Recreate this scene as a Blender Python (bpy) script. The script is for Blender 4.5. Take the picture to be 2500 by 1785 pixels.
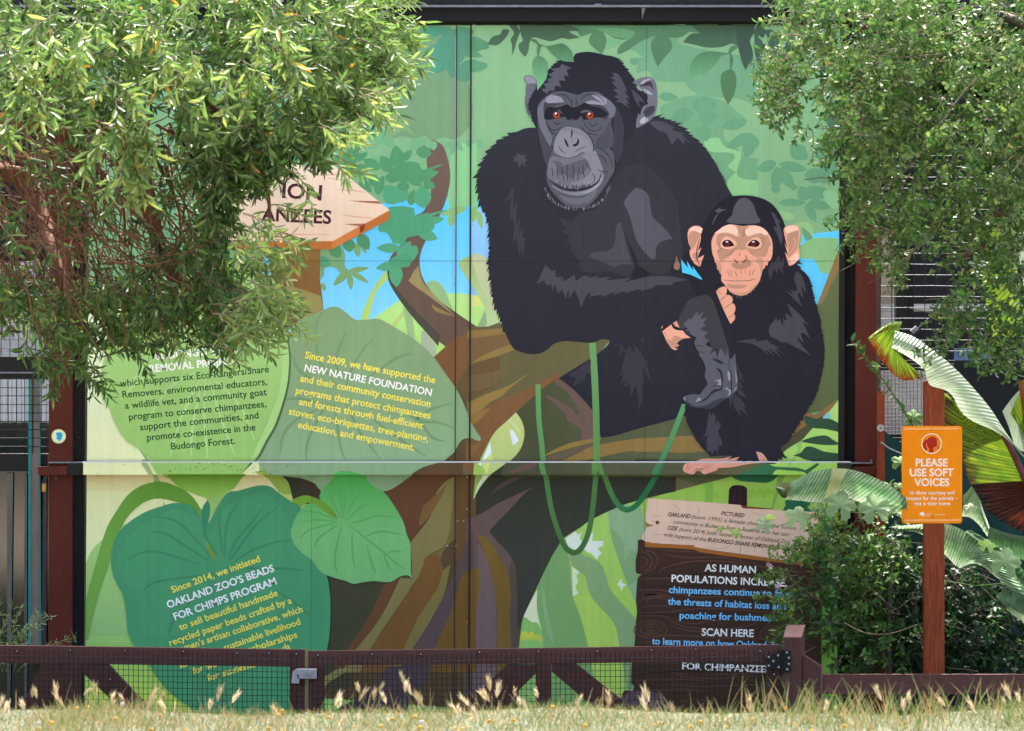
import bpy, bmesh, math, random
import numpy as np
from mathutils import Vector, Matrix
from mathutils.geometry import delaunay_2d_cdt
R = math.radians
rnd = random.Random(7)
npr = np.random.default_rng(11)
for o in list(bpy.data.objects): bpy.data.objects.remove(o)
scene = bpy.context.scene
col = scene.collection

# ------------------------------------------------------------------ camera
# The photo is a long-lens, level view: 2500x1785 source pixels, 2 mm per pixel at the mural (y = 0).
S, D, ZC = 0.002, 20.0, 1.74
cam = bpy.data.cameras.new('camera'); camo = bpy.data.objects.new('camera', cam); col.objects.link(camo)
camo.location = (0, -D, ZC); camo.rotation_euler = (R(90), 0, 0)
cam.sensor_width = 36; cam.lens = 36 / (2500 * S) * D; cam.clip_end = 500
cam.dof.use_dof = True; cam.dof.focus_distance = D - 0.3; cam.dof.aperture_fstop = 5.0
scene.camera = camo
scene.render.resolution_x, scene.render.resolution_y = 1024, 731
# ------------------------------------------------------------------ light: high sun from behind the mural, clear sky in front
SUN_EL, SUN_AZ = 63.0, 12.0            # azimuth from +Y towards +X
w = bpy.data.worlds.new('World'); scene.world = w; w.use_nodes = True
nt = w.node_tree; bg = nt.nodes['Background']
sky = nt.nodes.new('ShaderNodeTexSky'); sky.sky_type = 'NISHITA'; sky.sun_disc = False
sky.sun_elevation = R(SUN_EL); sky.sun_rotation = R(SUN_AZ); sky.air_density = 0.5; sky.dust_density = 7.0; sky.ozone_density = 0.0
nt.links.new(sky.outputs[0], bg.inputs[0]); bg.inputs[1].default_value = 0.15
sl = bpy.data.lights.new('sun', 'SUN'); sl.energy = 2.0; sl.angle = R(0.8); sl.color = (1.0, 0.95, 0.87)
so = bpy.data.objects.new('sun', sl); col.objects.link(so)
sd = Vector((math.sin(R(SUN_AZ)) * math.cos(R(SUN_EL)), math.cos(R(SUN_AZ)) * math.cos(R(SUN_EL)), math.sin(R(SUN_EL))))
so.rotation_euler = sd.to_track_quat('Z', 'Y').to_euler(); so.location = sd * 30
scene.view_settings.view_transform = 'Standard'; scene.view_settings.look = 'None'
scene.view_settings.exposure = 2.85; scene.view_settings.gamma = 1.0
scene.render.engine = 'CYCLES'

# ------------------------------------------------------------------ helpers
def P(px, py, y=0.0):
    k = S * (D + y) / D
    return Vector(((px - 1250) * k, y, ZC - (py - 892.5) * k))
def tag(o, label=None, cat=None, group=None, kind=None):
    if label: o['label'] = label
    if cat: o['category'] = cat
    if group: o['group'] = group
    if kind: o['kind'] = kind
    return o
def thing(name, label, cat, loc=(0, 0, 0), group=None):
    o = bpy.data.objects.new(name, None); col.objects.link(o); o.location = loc; o.empty_display_size = .1
    return tag(o, label, cat, group)
def link(name, me, parent=None):
    o = bpy.data.objects.new(name, me); col.objects.link(o)
    if parent is not None:
        o.parent = parent
        if parent.parent is None: o.matrix_parent_inverse = Matrix.Translation(-Vector(parent.location))   # part meshes keep world coordinates
    return o
def hexlin(h, k=1.0):
    h = h.lstrip('#'); c = [int(h[i:i + 2], 16) / 255 for i in (0, 2, 4)]
    return tuple(k * (x / 12.92 if x <= .04045 else ((x + .055) / 1.055) ** 2.4) for x in c) + (1,)
MC = {}
def nodemat(name):
    m = bpy.data.materials.new(name); m.use_nodes = True
    return m, m.node_tree.nodes, m.node_tree.links, m.node_tree.nodes['Principled BSDF']
INK = 1.0
def paint(c, c2=None, a=None, b=None, rough=.55):
    """printed vinyl: a flat ink colour, or a printed gradient from c at image point a to c2 at b"""
    key = ('ink', c, c2, a, b)
    if key in MC: return MC[key]
    m, n, l, bs = nodemat('ink_' + c.strip('#'))
    bs.inputs['Roughness'].default_value = rough; bs.inputs['Specular IOR Level'].default_value = .06
    tc = n.new('ShaderNodeTexCoord')
    mix = n.new('ShaderNodeMix'); mix.data_type = 'RGBA'; mix.blend_type = 'MIX'
    mix.inputs['A'].default_value = hexlin(c, INK); mix.inputs['B'].default_value = hexlin(c2 or c, INK); mix.inputs['Factor'].default_value = 0
    if c2:
        A, B = P(*a), P(*b); d = B - A; L2 = d.length_squared
        dot = n.new('ShaderNodeVectorMath'); dot.operation = 'DOT_PRODUCT'; dot.inputs[1].default_value = d / L2
        ad = n.new('ShaderNodeMath'); ad.operation = 'SUBTRACT'; ad.use_clamp = True; ad.inputs[1].default_value = A.dot(d) / L2
        l.new(tc.outputs['Object'], dot.inputs[0]); l.new(dot.outputs['Value'], ad.inputs[0]); l.new(ad.outputs[0], mix.inputs['Factor'])
    # print grain and a little weathering, both worn into the sheet itself
    nz = n.new('ShaderNodeTexNoise'); nz.inputs['Scale'].default_value = 260; nz.inputs['Detail'].default_value = 3
    nw = n.new('ShaderNodeTexNoise'); nw.inputs['Scale'].default_value = 2.2; nw.inputs['Detail'].default_value = 5
    l.new(tc.outputs['Object'], nz.inputs[0]); l.new(tc.outputs['Object'], nw.inputs[0])
    m1 = n.new('ShaderNodeMath'); m1.operation = 'MULTIPLY_ADD'; m1.inputs[1].default_value = .16; m1.inputs[2].default_value = .92
    m2 = n.new('ShaderNodeMath'); m2.operation = 'MULTIPLY_ADD'; m2.inputs[1].default_value = .16; m2.inputs[2].default_value = .92
    l.new(nz.outputs[0], m1.inputs[0]); l.new(nw.outputs[0], m2.inputs[0])
    mp = n.new('ShaderNodeMapping'); mp.inputs['Scale'].default_value = (14, 1, .55); l.new(tc.outputs['Object'], mp.inputs[0])
    ns = n.new('ShaderNodeTexNoise'); ns.inputs['Scale'].default_value = 1.6; ns.inputs['Detail'].default_value = 6; ns.inputs['Roughness'].default_value = .7; l.new(mp.outputs[0], ns.inputs[0])
    m3 = n.new('ShaderNodeMath'); m3.operation = 'MULTIPLY_ADD'; m3.inputs[1].default_value = .3; m3.inputs[2].default_value = .85; l.new(ns.outputs[0], m3.inputs[0])
    m4 = n.new('ShaderNodeMath'); m4.operation = 'MULTIPLY'; l.new(m3.outputs[0], m4.inputs[0]); l.new(m2.outputs[0], m4.inputs[1])
    mm = n.new('ShaderNodeMath'); mm.operation = 'MULTIPLY'; l.new(m1.outputs[0], mm.inputs[0]); l.new(m4.outputs[0], mm.inputs[1])
    mu = n.new('ShaderNodeVectorMath'); mu.operation = 'SCALE'; l.new(mix.outputs['Result'], mu.inputs[0]); l.new(mm.outputs[0], mu.inputs['Scale'])
    l.new(mu.outputs[0], bs.inputs['Base Color'])
    MC[key] = m; return m
def solid(name, c, rough=.6, metal=0.0, var=.25, scale=30, bump=0.0, stretch=(1, 1, 1), c2=None, spec=.4, k=.70):
    """everyday surface: colour with noise variation, optional second colour in streaks, optional bump"""
    key = (name,)
    if key in MC: return MC[key]
    m, n, l, bs = nodemat(name)
    bs.inputs['Roughness'].default_value = rough; bs.inputs['Metallic'].default_value = metal; bs.inputs['Specular IOR Level'].default_value = spec
    tc = n.new('ShaderNodeTexCoord'); mp = n.new('ShaderNodeMapping'); mp.inputs['Scale'].default_value = stretch
    l.new(tc.outputs['Object'], mp.inputs[0])
    nz = n.new('ShaderNodeTexNoise'); nz.inputs['Scale'].default_value = scale; nz.inputs['Detail'].default_value = 6; nz.inputs['Roughness'].default_value = .65
    l.new(mp.outputs[0], nz.inputs[0])
    A = hexlin(c, k); B = hexlin(c2, k) if c2 else tuple(x * (1 - var) for x in A[:3]) + (1,)
    rp = n.new('ShaderNodeValToRGB'); rp.color_ramp.elements[0].position = .32; rp.color_ramp.elements[1].position = .68
    rp.color_ramp.elements[0].color = B; rp.color_ramp.elements[1].color = A
    l.new(nz.outputs[0], rp.inputs[0]); l.new(rp.outputs[0], bs.inputs['Base Color'])
    if bump:
        bp = n.new('ShaderNodeBump'); bp.inputs['Strength'].default_value = bump; bp.inputs['Distance'].default_value = .004
        l.new(nz.outputs[0], bp.inputs['Height']); l.new(bp.outputs[0], bs.inputs['Normal'])
    MC[key] = m; return m
def leafmat(name, ramp, rough=.38, trans=.35, spec=.5):
    """leaf: per-leaf value in attribute 'v' picks a colour on the ramp; lets some light through"""
    m, n, l, bs = nodemat(name)
    at = n.new('ShaderNodeAttribute'); at.attribute_name = 'v'
    rp = n.new('ShaderNodeValToRGB'); cr = rp.color_ramp
    while len(cr.elements) < len(ramp): cr.elements.new(.5)
    for e, (p, c) in zip(cr.elements, ramp): e.position = p; e.color = hexlin(c, .66)
    l.new(at.outputs['Fac'], rp.inputs[0]); l.new(rp.outputs[0], bs.inputs['Base Color'])
    bs.inputs['Roughness'].default_value = rough; bs.inputs['Specular IOR Level'].default_value = spec
    tr = n.new('ShaderNodeBsdfTranslucent'); l.new(rp.outputs[0], tr.inputs[0])
    mx = n.new('ShaderNodeMixShader'); mx.inputs[0].default_value = trans
    l.new(bs.outputs[0], mx.inputs[1]); l.new(tr.outputs[0], mx.inputs[2]); l.new(mx.outputs[0], n['Material Output'].inputs[0])
    return m

class MB:
    """collects boxes, tubes and faces into ONE mesh object"""
    def __init__(s): s.v = []; s.f = []; s.m = []; s.mats = []
    def mi(s, m):
        if m not in s.mats: s.mats.append(m)
        return s.mats.index(m)
    def add(s, vs, fs, m):
        b = len(s.v); s.v += [tuple(v) for v in vs]; s.f += [tuple(b + i for i in f) for f in fs]; s.m += [s.mi(m)] * len(fs); return s
    def box(s, lo, hi, m, bev=0.0):
        (x0, y0, z0), (x1, y1, z1) = lo, hi
        if bev:
            bm = bmesh.new(); bmesh.ops.create_cube(bm, size=1)
            for v in bm.verts: v.co = Vector(((x0 + x1) / 2 + v.co.x * (x1 - x0), (y0 + y1) / 2 + v.co.y * (y1 - y0), (z0 + z1) / 2 + v.co.z * (z1 - z0)))
            bmesh.ops.bevel(bm, geom=bm.edges[:], offset=bev, segments=2, affect='EDGES', profile=.5)
            bm.verts.index_update()
            s.add([v.co.copy() for v in bm.verts], [[v.index for v in f.verts] for f in bm.faces], m); bm.free(); return s
        vs = [(x, y, z) for z in (z0, z1) for y in (y0, y1) for x in (x0, x1)]
        return s.add(vs, [(0, 2, 3, 1), (4, 5, 7, 6), (0, 1, 5, 4), (2, 6, 7, 3), (0, 4, 6, 2), (1, 3, 7, 5)], m)
    def pbox(s, x0, y0, x1, y1, yf, yb, m, bev=0.0):
        """box whose front face (depth yf) covers image rectangle x0,y0-x1,y1"""
        a, b = P(x0, y1, yf), P(x1, y0, yf)
        return s.box((a.x, yf, a.z), (b.x, yb, b.z), m, bev)
    def prism(s, pts, yf, yb, m):
        """front outline in image points, extruded back to yb"""
        f = [P(x, y, yf) for x, y in pts]; n = len(f)
        vs = f + [Vector((p.x, yb, p.z)) for p in f]
        fs = [tuple(range(n)), tuple(range(2 * n - 1, n - 1, -1))] + [(i, i + n, (i + 1) % n + n, (i + 1) % n) for i in range(n)]
        return s.add(vs, fs, m)
    def tube(s, pts, r0, r1, m, n=6):
        pts = [Vector(p) for p in pts]; rings = []; k = len(pts)
        for i, p in enumerate(pts):
            t = (pts[min(i + 1, k - 1)] - pts[max(i - 1, 0)]).normalized()
            u = t.cross(Vector((0, 0, 1)) if abs(t.z) < .9 else Vector((1, 0, 0))).normalized(); q = t.cross(u)
            r = r0 + (r1 - r0) * i / max(1, k - 1)
            rings.append([p + (u * math.cos(a) + q * math.sin(a)) * r for a in [2 * math.pi * j / n for j in range(n)]])
        vs = [v for rr in rings for v in rr]
        fs = [(i * n + j, i * n + (j + 1) % n, (i + 1) * n + (j + 1) % n, (i + 1) * n + j) for i in range(k - 1) for j in range(n)]
        fs += [tuple(range(n))[::-1], tuple((k - 1) * n + j for j in range(n))]
        return s.add(vs, fs, m)
    def disc(s, c, r, depth, m, n=16):
        c = Vector(c); vs = [c + Vector((r * math.cos(2 * math.pi * i / n), 0, r * math.sin(2 * math.pi * i / n))) for i in range(n)]
        vs += [v + Vector((0, depth, 0)) for v in vs]
        return s.add(vs, [tuple(range(n)), tuple(range(2 * n - 1, n - 1, -1))] + [(i, i + n, (i + 1) % n + n, (i + 1) % n) for i in range(n)], m)
    def build(s, name, parent=None, smooth=False):
        me = bpy.data.meshes.new(name); me.from_pydata(s.v, [], s.f)
        for m in s.mats: me.materials.append(m)
        me.polygons.foreach_set('material_index', s.m)
        bm = bmesh.new(); bm.from_mesh(me); bmesh.ops.recalc_face_normals(bm, faces=bm.faces[:]); bm.to_mesh(me); bm.free()
        if smooth: me.polygons.foreach_set('use_smooth', [True] * len(me.polygons))
        me.update(); return link(name, me, parent)

# ------------------------------------------------------------------ drawing kit for the printed mural
# every traced point is given in the grid of one close-up of the artwork: origin and pixels-per-grid-unit
REG = {'A': (1150, 50, .30783), 'B': (1150, 450, .30783), 'C': (1550, 450, .21978), 'D': (1550, 780, .24631), 'E': (1150, 800, .24631),
       'F': (180, 780, .26374), 'G': (620, 720, .26374), 'H': (180, 1130, .26374), 'I': (620, 1100, .30785), 'J': (1150, 1120, .29551),
       'K': (1500, 1150, .21978), 'L': (1500, 1450, .21978), 'M': (500, 0, .30783), 'N': (580, 350, .28144), 'O': (1800, 0, .30783),
       'Q': (180, 1450, .26374), 'R': (680, 1500, .26374), 'S': (2170, 1020, .17241), 'X': (0, 0, 1.0), 'T': (1850, 1100, .42180), 'U': (2050, 780, .32028)}
def rp(reg, x, y):
    ox, oy, k = REG[reg]; return ox + x * k, oy + y * k
def parse(s):
    out = []; reg = 'X'; fur = 0
    for t in s.split():
        if t[0] == '@': reg = t[1]
        elif t[0] == 'f': fur = float(t[1:]) * REG[reg][2]
        else:
            c = t.endswith('!'); x, y = t.rstrip('!').split(','); x, y = rp(reg, float(x), float(y)); out.append((x, y, c, fur))
    return out
def spline(pts, closed=True, lin=False, seg=5):
    """Catmull-Rom through the points, sharp at points marked !, with hair spikes where a fur size is set"""
    n = len(pts); out = []
    ar = sum(pts[i][0] * pts[(i + 1) % n][1] - pts[(i + 1) % n][0] * pts[i][1] for i in range(n)); sg = 1 if ar > 0 else -1
    r = random.Random(int(abs(pts[0][0] * 13 + pts[0][1] * 7)))
    for i in range(n if closed else n - 1):
        p1, p2 = pts[i], pts[(i + 1) % n]
        p0 = pts[i - 1] if (closed or i) else p1; p3 = pts[(i + 2) % n] if (closed or i + 2 < n) else p2
        if p1[2]: p0 = p1
        if p2[2]: p3 = p2
        if lin: sub = [(p1[0], p1[1])]
        else:
            sub = []
            for j in range(seg):
                t = j / seg; a, b, c, d = -.5 * t + t * t - .5 * t ** 3, 1 - 2.5 * t * t + 1.5 * t ** 3, .5 * t + 2 * t * t - 1.5 * t ** 3, -.5 * t * t + .5 * t ** 3
                sub.append((a * p0[0] + b * p1[0] + c * p2[0] + d * p3[0], a * p0[1] + b * p1[1] + c * p2[1] + d * p3[1]))
        f = p1[3]
        if f:
            L = math.hypot(p2[0] - p1[0], p2[1] - p1[1]); k = max(1, int(round(L / (f * .8))))
            tx, ty = (p2[0] - p1[0]) / L, (p2[1] - p1[1]) / L; nx, ny = ty * sg, -tx * sg
            dn = 1 if ty > 0 else -1
            if abs(ty) < .15: dn = 1 if tx > 0 else -1
            for j in range(k):
                def at(t):
                    u = t * (len(sub) - 1); q = int(u); g = u - q
                    A = sub[q]; B = sub[q + 1] if q + 1 < len(sub) else (p2[0], p2[1])
                    return A[0] + (B[0] - A[0]) * g, A[1] + (B[1] - A[1]) * g
                b = at(j / k); out.append(b); c = at(min(1, (j + (.75 if dn > 0 else .25)) / k)); h = f * r.uniform(.35, 1.05)
                out.append((c[0] + nx * h * .6 + tx * dn * h * .75, c[1] + ny * h * .6 + ty * dn * h * .75))
        else: out += sub
    if not closed: out.append(pts[-1][:2])
    return out
LAY = 0.00026
class Art:
    def __init__(s, name, parent): s.name = name; s.parent = parent; s.v = []; s.f = []; s.m = []; s.mats = []
    def mi(s, m):
        if m not in s.mats: s.mats.append(m)
        return s.mats.index(m)
    def raw(s, pts, faces, lay, m):
        s.n = getattr(s, 'n', 0) + 1; b = len(s.v); y = -(lay + .03 * (s.n % 3)) * LAY
        for q in pts: p = P(q[0], q[1]); s.v.append((p.x, y, p.z))
        s.f += [tuple(b + i for i in f) for f in faces]; s.m += [s.mi(m)] * len(faces)
    def shape(s, st, m, lay, lin=False, seg=5):
        if isinstance(m, str): m = paint(m)
        pts = spline(parse(st), True, lin, seg)
        cl = []
        for q in pts:
            if not cl or abs(q[0] - cl[-1][0]) + abs(q[1] - cl[-1][1]) > .02: cl.append(q)
        r = delaunay_2d_cdt([Vector(q) for q in cl], [], [list(range(len(cl)))], 1, 1e-4)
        s.raw([(q.x, q.y) for q in r[0]], r[2], lay, m); return s
    def line(s, st, wd, m, lay, taper=True, seg=5):
        """ink line; wd in grid units of its region, thinning to both ends unless taper is off"""
        if isinstance(m, str): m = paint(m)
        reg = st.split()[0][1]; wd *= REG[reg][2]
        pts = spline(parse(st), False, seg=seg); n = len(pts); L = []
        for i, p in enumerate(pts):
            a, b = pts[max(0, i - 1)], pts[min(n - 1, i + 1)]; tx, ty = b[0] - a[0], b[1] - a[1]; q = math.hypot(tx, ty) or 1
            u = i / (n - 1); h = wd / 2 * ((.15 + .85 * math.sin(math.pi * u) ** .6) if taper else 1)
            L += [(p[0] - ty / q * h, p[1] + tx / q * h), (p[0] + ty / q * h, p[1] - tx / q * h)]
        s.raw(L, [(2 * i, 2 * i + 1, 2 * i + 3, 2 * i + 2) for i in range(n - 1)], lay, m); return s
    def leaf(s, reg, lst, m, lay):
        """pointed-oval leaves, each 'x0,y0,x1,y1,width' from base to tip"""
        if isinstance(m, str): m = paint(m)
        for i, e in enumerate(lst.split()):
            x0, y0, x1, y1, wd = map(float, e.split(',')); (x0, y0), (x1, y1) = rp(reg, x0, y0), rp(reg, x1, y1); wd *= REG[reg][2]
            tx, ty = x1 - x0, y1 - y0; q = math.hypot(tx, ty); nx, ny = -ty / q, tx / q; L = []; Rr = []
            for j in range(13):
                t = j / 12; h = wd / 2 * math.sin(math.pi * t ** .85) ** .8; L.append((x0 + tx * t + nx * h, y0 + ty * t + ny * h)); Rr.append((x0 + tx * t - nx * h, y0 + ty * t - ny * h))
            pts = L + Rr[-2:0:-1]; s.raw(pts, [tuple(range(len(pts)))], lay + .12 * (i % 4), m)
        return s
    def circle(s, reg, x, y, r, m, lay, ry=None):
        if isinstance(m, str): m = paint(m)
        x, y = rp(reg, x, y); k = REG[reg][2]; ry = ry or r
        s.raw([(x + r * k * math.cos(a), y + ry * k * math.sin(a)) for a in [2 * math.pi * i / 28 for i in range(28)]], [tuple(range(28))], lay, m); return s
    def text(s, st, txt, h, m, lay, bold=.0, shear=0.0):
        """a line of lettering set between two base-line points; h = capital height in grid units"""
        if isinstance(m, str): m = paint(m)
        reg = st.split()[0][1]; (x0, y0, _, _), (x1, y1, _, _) = parse(st); h *= REG[reg][2]
        cu = bpy.data.curves.new('t', 'FONT'); cu.body = txt; cu.resolution_u = 3; cu.offset = bold * 1.05 + .003; cu.shear = shear; cu.fill_mode = 'FRONT'; cu.extrude = 0
        ob = bpy.data.objects.new('t', cu); me = bpy.data.meshes.new_from_object(ob)
        vs = [v.co.copy() for v in me.vertices]; fs = [tuple(p.vertices) for p in me.polygons]
        bpy.data.objects.remove(ob); bpy.data.curves.remove(cu); bpy.data.meshes.remove(me)
        xa, xb = min(v.x for v in vs), max(v.x for v in vs); tx, ty = x1 - x0, y1 - y0; q = math.hypot(tx, ty); ux, uy = tx / q, ty / q
        k = q / (xb - xa); hk = h / CAPH
        pts = [(x0 + ux * (v.x - xa) * k + uy * v.y * hk, y0 + uy * (v.x - xa) * k - ux * v.y * hk) for v in vs]
        s.raw(pts, fs, lay, m); return s
    def build(s, clip=True):
        me = bpy.data.meshes.new(s.name); me.from_pydata(s.v, [], s.f)
        for m in s.mats: me.materials.append(m)
        me.polygons.foreach_set('material_index', s.m)
        bm = bmesh.new(); bm.from_mesh(me)
        for f in bm.faces:
            f.normal_update()
            if f.normal.y > 0: f.normal_flip()
        if clip:
            for (co, no) in CLIPS: bmesh.ops.bisect_plane(bm, geom=bm.verts[:] + bm.edges[:] + bm.faces[:], plane_co=co, plane_no=no, clear_outer=True, dist=1e-6)
            rb = bm.copy()
            for (co, no) in RAILCLIP: bmesh.ops.bisect_plane(rb, geom=rb.verts[:] + rb.edges[:] + rb.faces[:], plane_co=co, plane_no=no, clear_outer=True, dist=1e-6)
            if len(rb.faces):
                rb.verts.index_update()
                RAILART.append(([(v.co.x - .010, v.co.y, v.co.z) for v in rb.verts], [[v.index for v in f.verts] for f in rb.faces], [s.mats[f.material_index] for f in rb.faces]))
            rb.free()
        bm.to_mesh(me); bm.free(); me.update()
        return link(s.name, me, s.parent)
MX0, MX1, MY0, MY1 = 210, 2047, 62, 1765
CLIPS = [(P(MX0 + 4, 900), Vector((-1, 0, .008)).normalized()), (P(MX1, 900), Vector((1, 0, -.005)).normalized()), (P(900, MY0), Vector((0, 0, 1))), (P(900, MY1), Vector((0, 0, -1)))]
RY0, RY1 = 1129, 1158
RAILCLIP = [(P(0, RY0), Vector((0, 0, 1))), (P(0, RY1), Vector((0, 0, -1)))]
RAILART = []
_c = bpy.data.curves.new('t', 'FONT'); _c.body = 'H'; _o = bpy.data.objects.new('t', _c); _m = bpy.data.meshes.new_from_object(_o)
CAPH = max(v.co.y for v in _m.vertices); bpy.data.objects.remove(_o); bpy.data.curves.remove(_c); bpy.data.meshes.remove(_m)
# ================================================================== THE MURAL (a flat printed board; every printed motif is a part)
mural = thing('mural', 'large printed chimpanzee mural board with jungle scenery, behind the brown mesh gate', 'mural', (0, 0, 0.0))
board = MB(); back = solid('board_edge', '#2b3a2c', .7)
board.prism([(213, MY0), (2048, MY0), (2043, MY1 + 10), (206, MY1 + 10)], 0.0, .03, back).build('board', mural)

# ---- printed sky, hills and undergrowth
a = Art('printed_background', mural)
gtop = paint('#88b585', '#80ae84', (1600, 60), (1600, 640))
a.shape('@X 1130,40 2080,40 2080,1160 1130,1160', gtop, 1, lin=True)
a.shape('@X 190,40 1130,40 1130,1100 190,1100', paint('#86b387', '#7fb586', (700, 60), (700, 500)), 1, lin=True)
a.shape('@X 190,1100 1130,1100 1130,1790 190,1790', '#9acb70', 1, lin=True)
a.shape('@X 1130,1100 2080,1100 2080,1790 1130,1790', paint('#a6d15a', '#7fb765', (1600, 1180), (1600, 1560)), 1, lin=True)
skyc = paint('#5fcbff', '#86d8ff', (1000, 520), (1000, 790))
a.shape('@X 640,560 640,1000 1300,1000 1300,500 1080,480 900,500', skyc, 2, lin=True)
a.shape('@X 1700,600 2080,560 2080,1000 1800,1000', paint('#5fcbff'), 2, lin=True)
a.shape('@N 2018,560 2300,560 2300,1330 2018,1330', paint('#8fc9f6', '#86bdf0', (1150, 520), (1150, 720)), 3, lin=True)
hill = paint('#b6e28c', '#aadf7d', (1000, 720), (1000, 860))
a.shape('@N 1130,1560 1180,1520 1390,1370 1450,1340 1600,1320 1810,1300 2080,1320 2300,1400 2300,2000 1130,2000', hill, 4)
a.shape('@N 2018,1325 2200,1340 2200,1410 2018,1410', '#d3dc83', 5, lin=True)
a.shape('@N 1290,1110 1300,1180 1200,1300 1130,1540 1065,1540 1130,1350 1200,1220', '#b0d27c', 5)
a.shape('@G 1380,110! 1440,160 1470,230 1500,480! 1440,480!', '#9bbb86', 5)
a.shape('@G 1280,270! 1390,130! 1410,170! 1300,300!', '#b6cb7d', 5)
a.shape('@G 1560,330 1690,470! 1685,600! 1550,480!', '#a5b79c', 5)
a.shape('@N 1640,1230 1690,1190 1750,1210 1800,1280 1870,1450! 1720,1360!', '#95ba84', 5)
a.shape('@N 1920,1040 1990,985 2150,990 2250,1100 2300,1700! 2070,1640! 2140,1420! 2040,1240 1950,1110', paint('#a3be7d', '#b4cf97', (1130, 640), (1190, 780)), 6)
a.shape('@N 2150,1450! 2165,1560! 2120,1640! 2060,1624!', '#8fae83', 7)
a.shape('@N 2030,1000 2140,985 2230,1200 2280,1500! 2180,1400', '#bcc79a', 6.5)
# pale corner and lower greens on the left
a.shape('@X 190,760 560,780 640,1000 640,1300 190,1420', paint('#dfedc9', '#e5edb0', (300, 900), (300, 1180)), 3, lin=True)
a.shape('@F 40,1440 1900,1440 1900,1592 40,1592', paint('#e0d09a', '#e3e8a8', (300, 1160), (300, 1205)), 3.4, lin=True)  # darker strip under the rail: its shadow put into the ink
a.shape('@H 100,980! 140,860 200,770 300,690 500,560 900,500! 900,1592! 100,1592!', paint('#a6d37a', '#94c377', (250, 1330), (250, 1550)), 4)
a.shape('@Q 60,450! 900,450! 1300,1000! 1300,1280! 60,1280!', paint('#96c668', '#bbdf5c', (250, 1580), (250, 1710)), 5, lin=True)
a.shape('@H 630,-30! 700,-30! 760,90 800,180! 845,210! 830,390! 850,400! 800,260 740,130', '#9db477', 4.6)
a.shape('@F 590,1180! 690,1290 760,1420 850,1592! 760,1592! 720,1400 660,1290', '#9fb283', 4.5)
a.shape('@H 1700,80! 1800,150 1900,270! 2030,310! 2010,200 1940,110 1880,60', '#93b04e', 5)
a.shape('@H 1890,260! 1940,295! 2010,290! 2035,360! 1950,320!', '#c7d873', 5.2)
a.shape('@H 1925,112 1985,180 2030,340! 2275,420! 2275,220 2100,140', paint('#2e3a2c', '#4b3c2e', (690, 1190), (780, 1190)), 5.4)
# foliage silhouettes behind the adult (right panel)
s1, s2, s3 = '#72a57f', '#679d78', '#93bf86'
a.shape('@A 1160,270 1180,200 1230,170 1290,150 1400,110 1500,90 1640,130 1700,200 2274,300! 2274,640 2120,620! 1900,610 2000,640 2190,790! 2060,830 2000,880 2030,960 2090,960 2140,1060 2274,1100! 2274,1500! 2000,1500 1900,1300 1750,900 1760,860! 1600,850 1500,700 1640,620 1800,590! 1710,520 1710,490! 1480,480 1400,400 1310,420 1320,350 1370,330! 1270,350 1270,310 1370,290! 1250,230 ', paint(s1, '#6fa27a', (1600, 100), (1700, 480)), 2)
a.leaf('A', '1490,600,1640,610,70 1740,600,1950,640,0 1850,600,1850,760,190 1760,720,1580,800,110 1800,780,1950,760,130 1830,830,1870,960,120 1740,790,1560,900,0 2190,800,1985,850,90 2230,900,2030,1010,90 2220,950,2180,1090,100 1330,340,1260,310,60', s2, 3)
a.leaf('O', '330,1300,560,1350,80 310,1290,155,1350,90 320,1320,300,1530,90 340,1330,450,1510,90 120,1190,110,1060,120 180,1180,30,1130,0 650,1330,800,1400,200 530,1390,720,1400,120 500,1530,760,1530,110 800,1100,620,1250,190 420,1160,560,1260,130 330,1610,520,1600,60', s2, 3)
a.leaf('C', '1900,200,1595,215,80 1900,180,1840,20,150 1900,210,2010,420,110 1920,200,2180,260,110 2240,390,2080,400,110 1980,680,1860,480,80 1990,690,2250,600,70 1990,700,1820,690,70 1990,700,2110,780,80 1990,720,1900,810,70 2150,690,2240,600,70 1570,20,1560,100,110 1760,0,1770,70,90', s2, 3)
a.shape('@C 1440,300! 1600,290 1760,340 1750,390 1640,400 1700,440! 1600,440 1660,480 1850,420 1960,450 1980,560 1960,600! 1850,480 1860,600 1830,690 1840,760 1720,780 1640,600', s3, 2.6)
a.shape('@C 1830,800! 1870,830 1920,830 1970,820! 2020,880 2060,960 2150,990 2260,800! 2260,600! 1990,600 1840,690', '#88b982', 3.5)
a.shape('@C 2090,120 2140,60 2260,100! 2260,270! 2180,260', '#8cc08d', 3.5)
a.shape('@A 2070,1390! 2030,1290 2100,1200! 2040,1160 2090,1090 2060,1050 1900,1040 1850,960 1960,930 2010,1000 2140,1060 2110,1230 2274,1270! 2274,1400!', '#8bc389', 2.8)
# branch at the right edge, with leaves
ol = paint('#66714f', '#5c6a45', (2020, 650), (1980, 1000))
a.shape('@C 2245,770! 2310,770! 2310,1700! 1990,1700! 2000,1400!', '#8f774e', 5)
a.shape('@C 2310,880! 2170,1130 2130,1240 2010,1420! 1980,1700! 2310,1700!', ol, 6)
a.shape('@D 2040,-150! 2040,770! 1960,830 1870,900 1690,940! 1500,900! 1700,-150!', ol, 6)
a.shape('@D 2040,770! 1870,970 1700,1060 1500,1200! 1400,1180! 1560,1000 1690,930 1800,935 1920,850', '#8c7046', 7)
a.shape('@D 1850,960! 1700,1050 1560,1150! 1400,1230! 1400,1420! 1500,1290 1650,1200 1760,1080 1880,980!', '#54523c', 7.4)
a.shape('@D 1400,1430! 1480,1310! 1660,1190! 1850,960! 2040,780! 2040,1640! 1200,1640! 1200,1430!', paint('#b4e27f', '#a4d55f', (1980, 1000), (1980, 1150)), 6.6)
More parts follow.
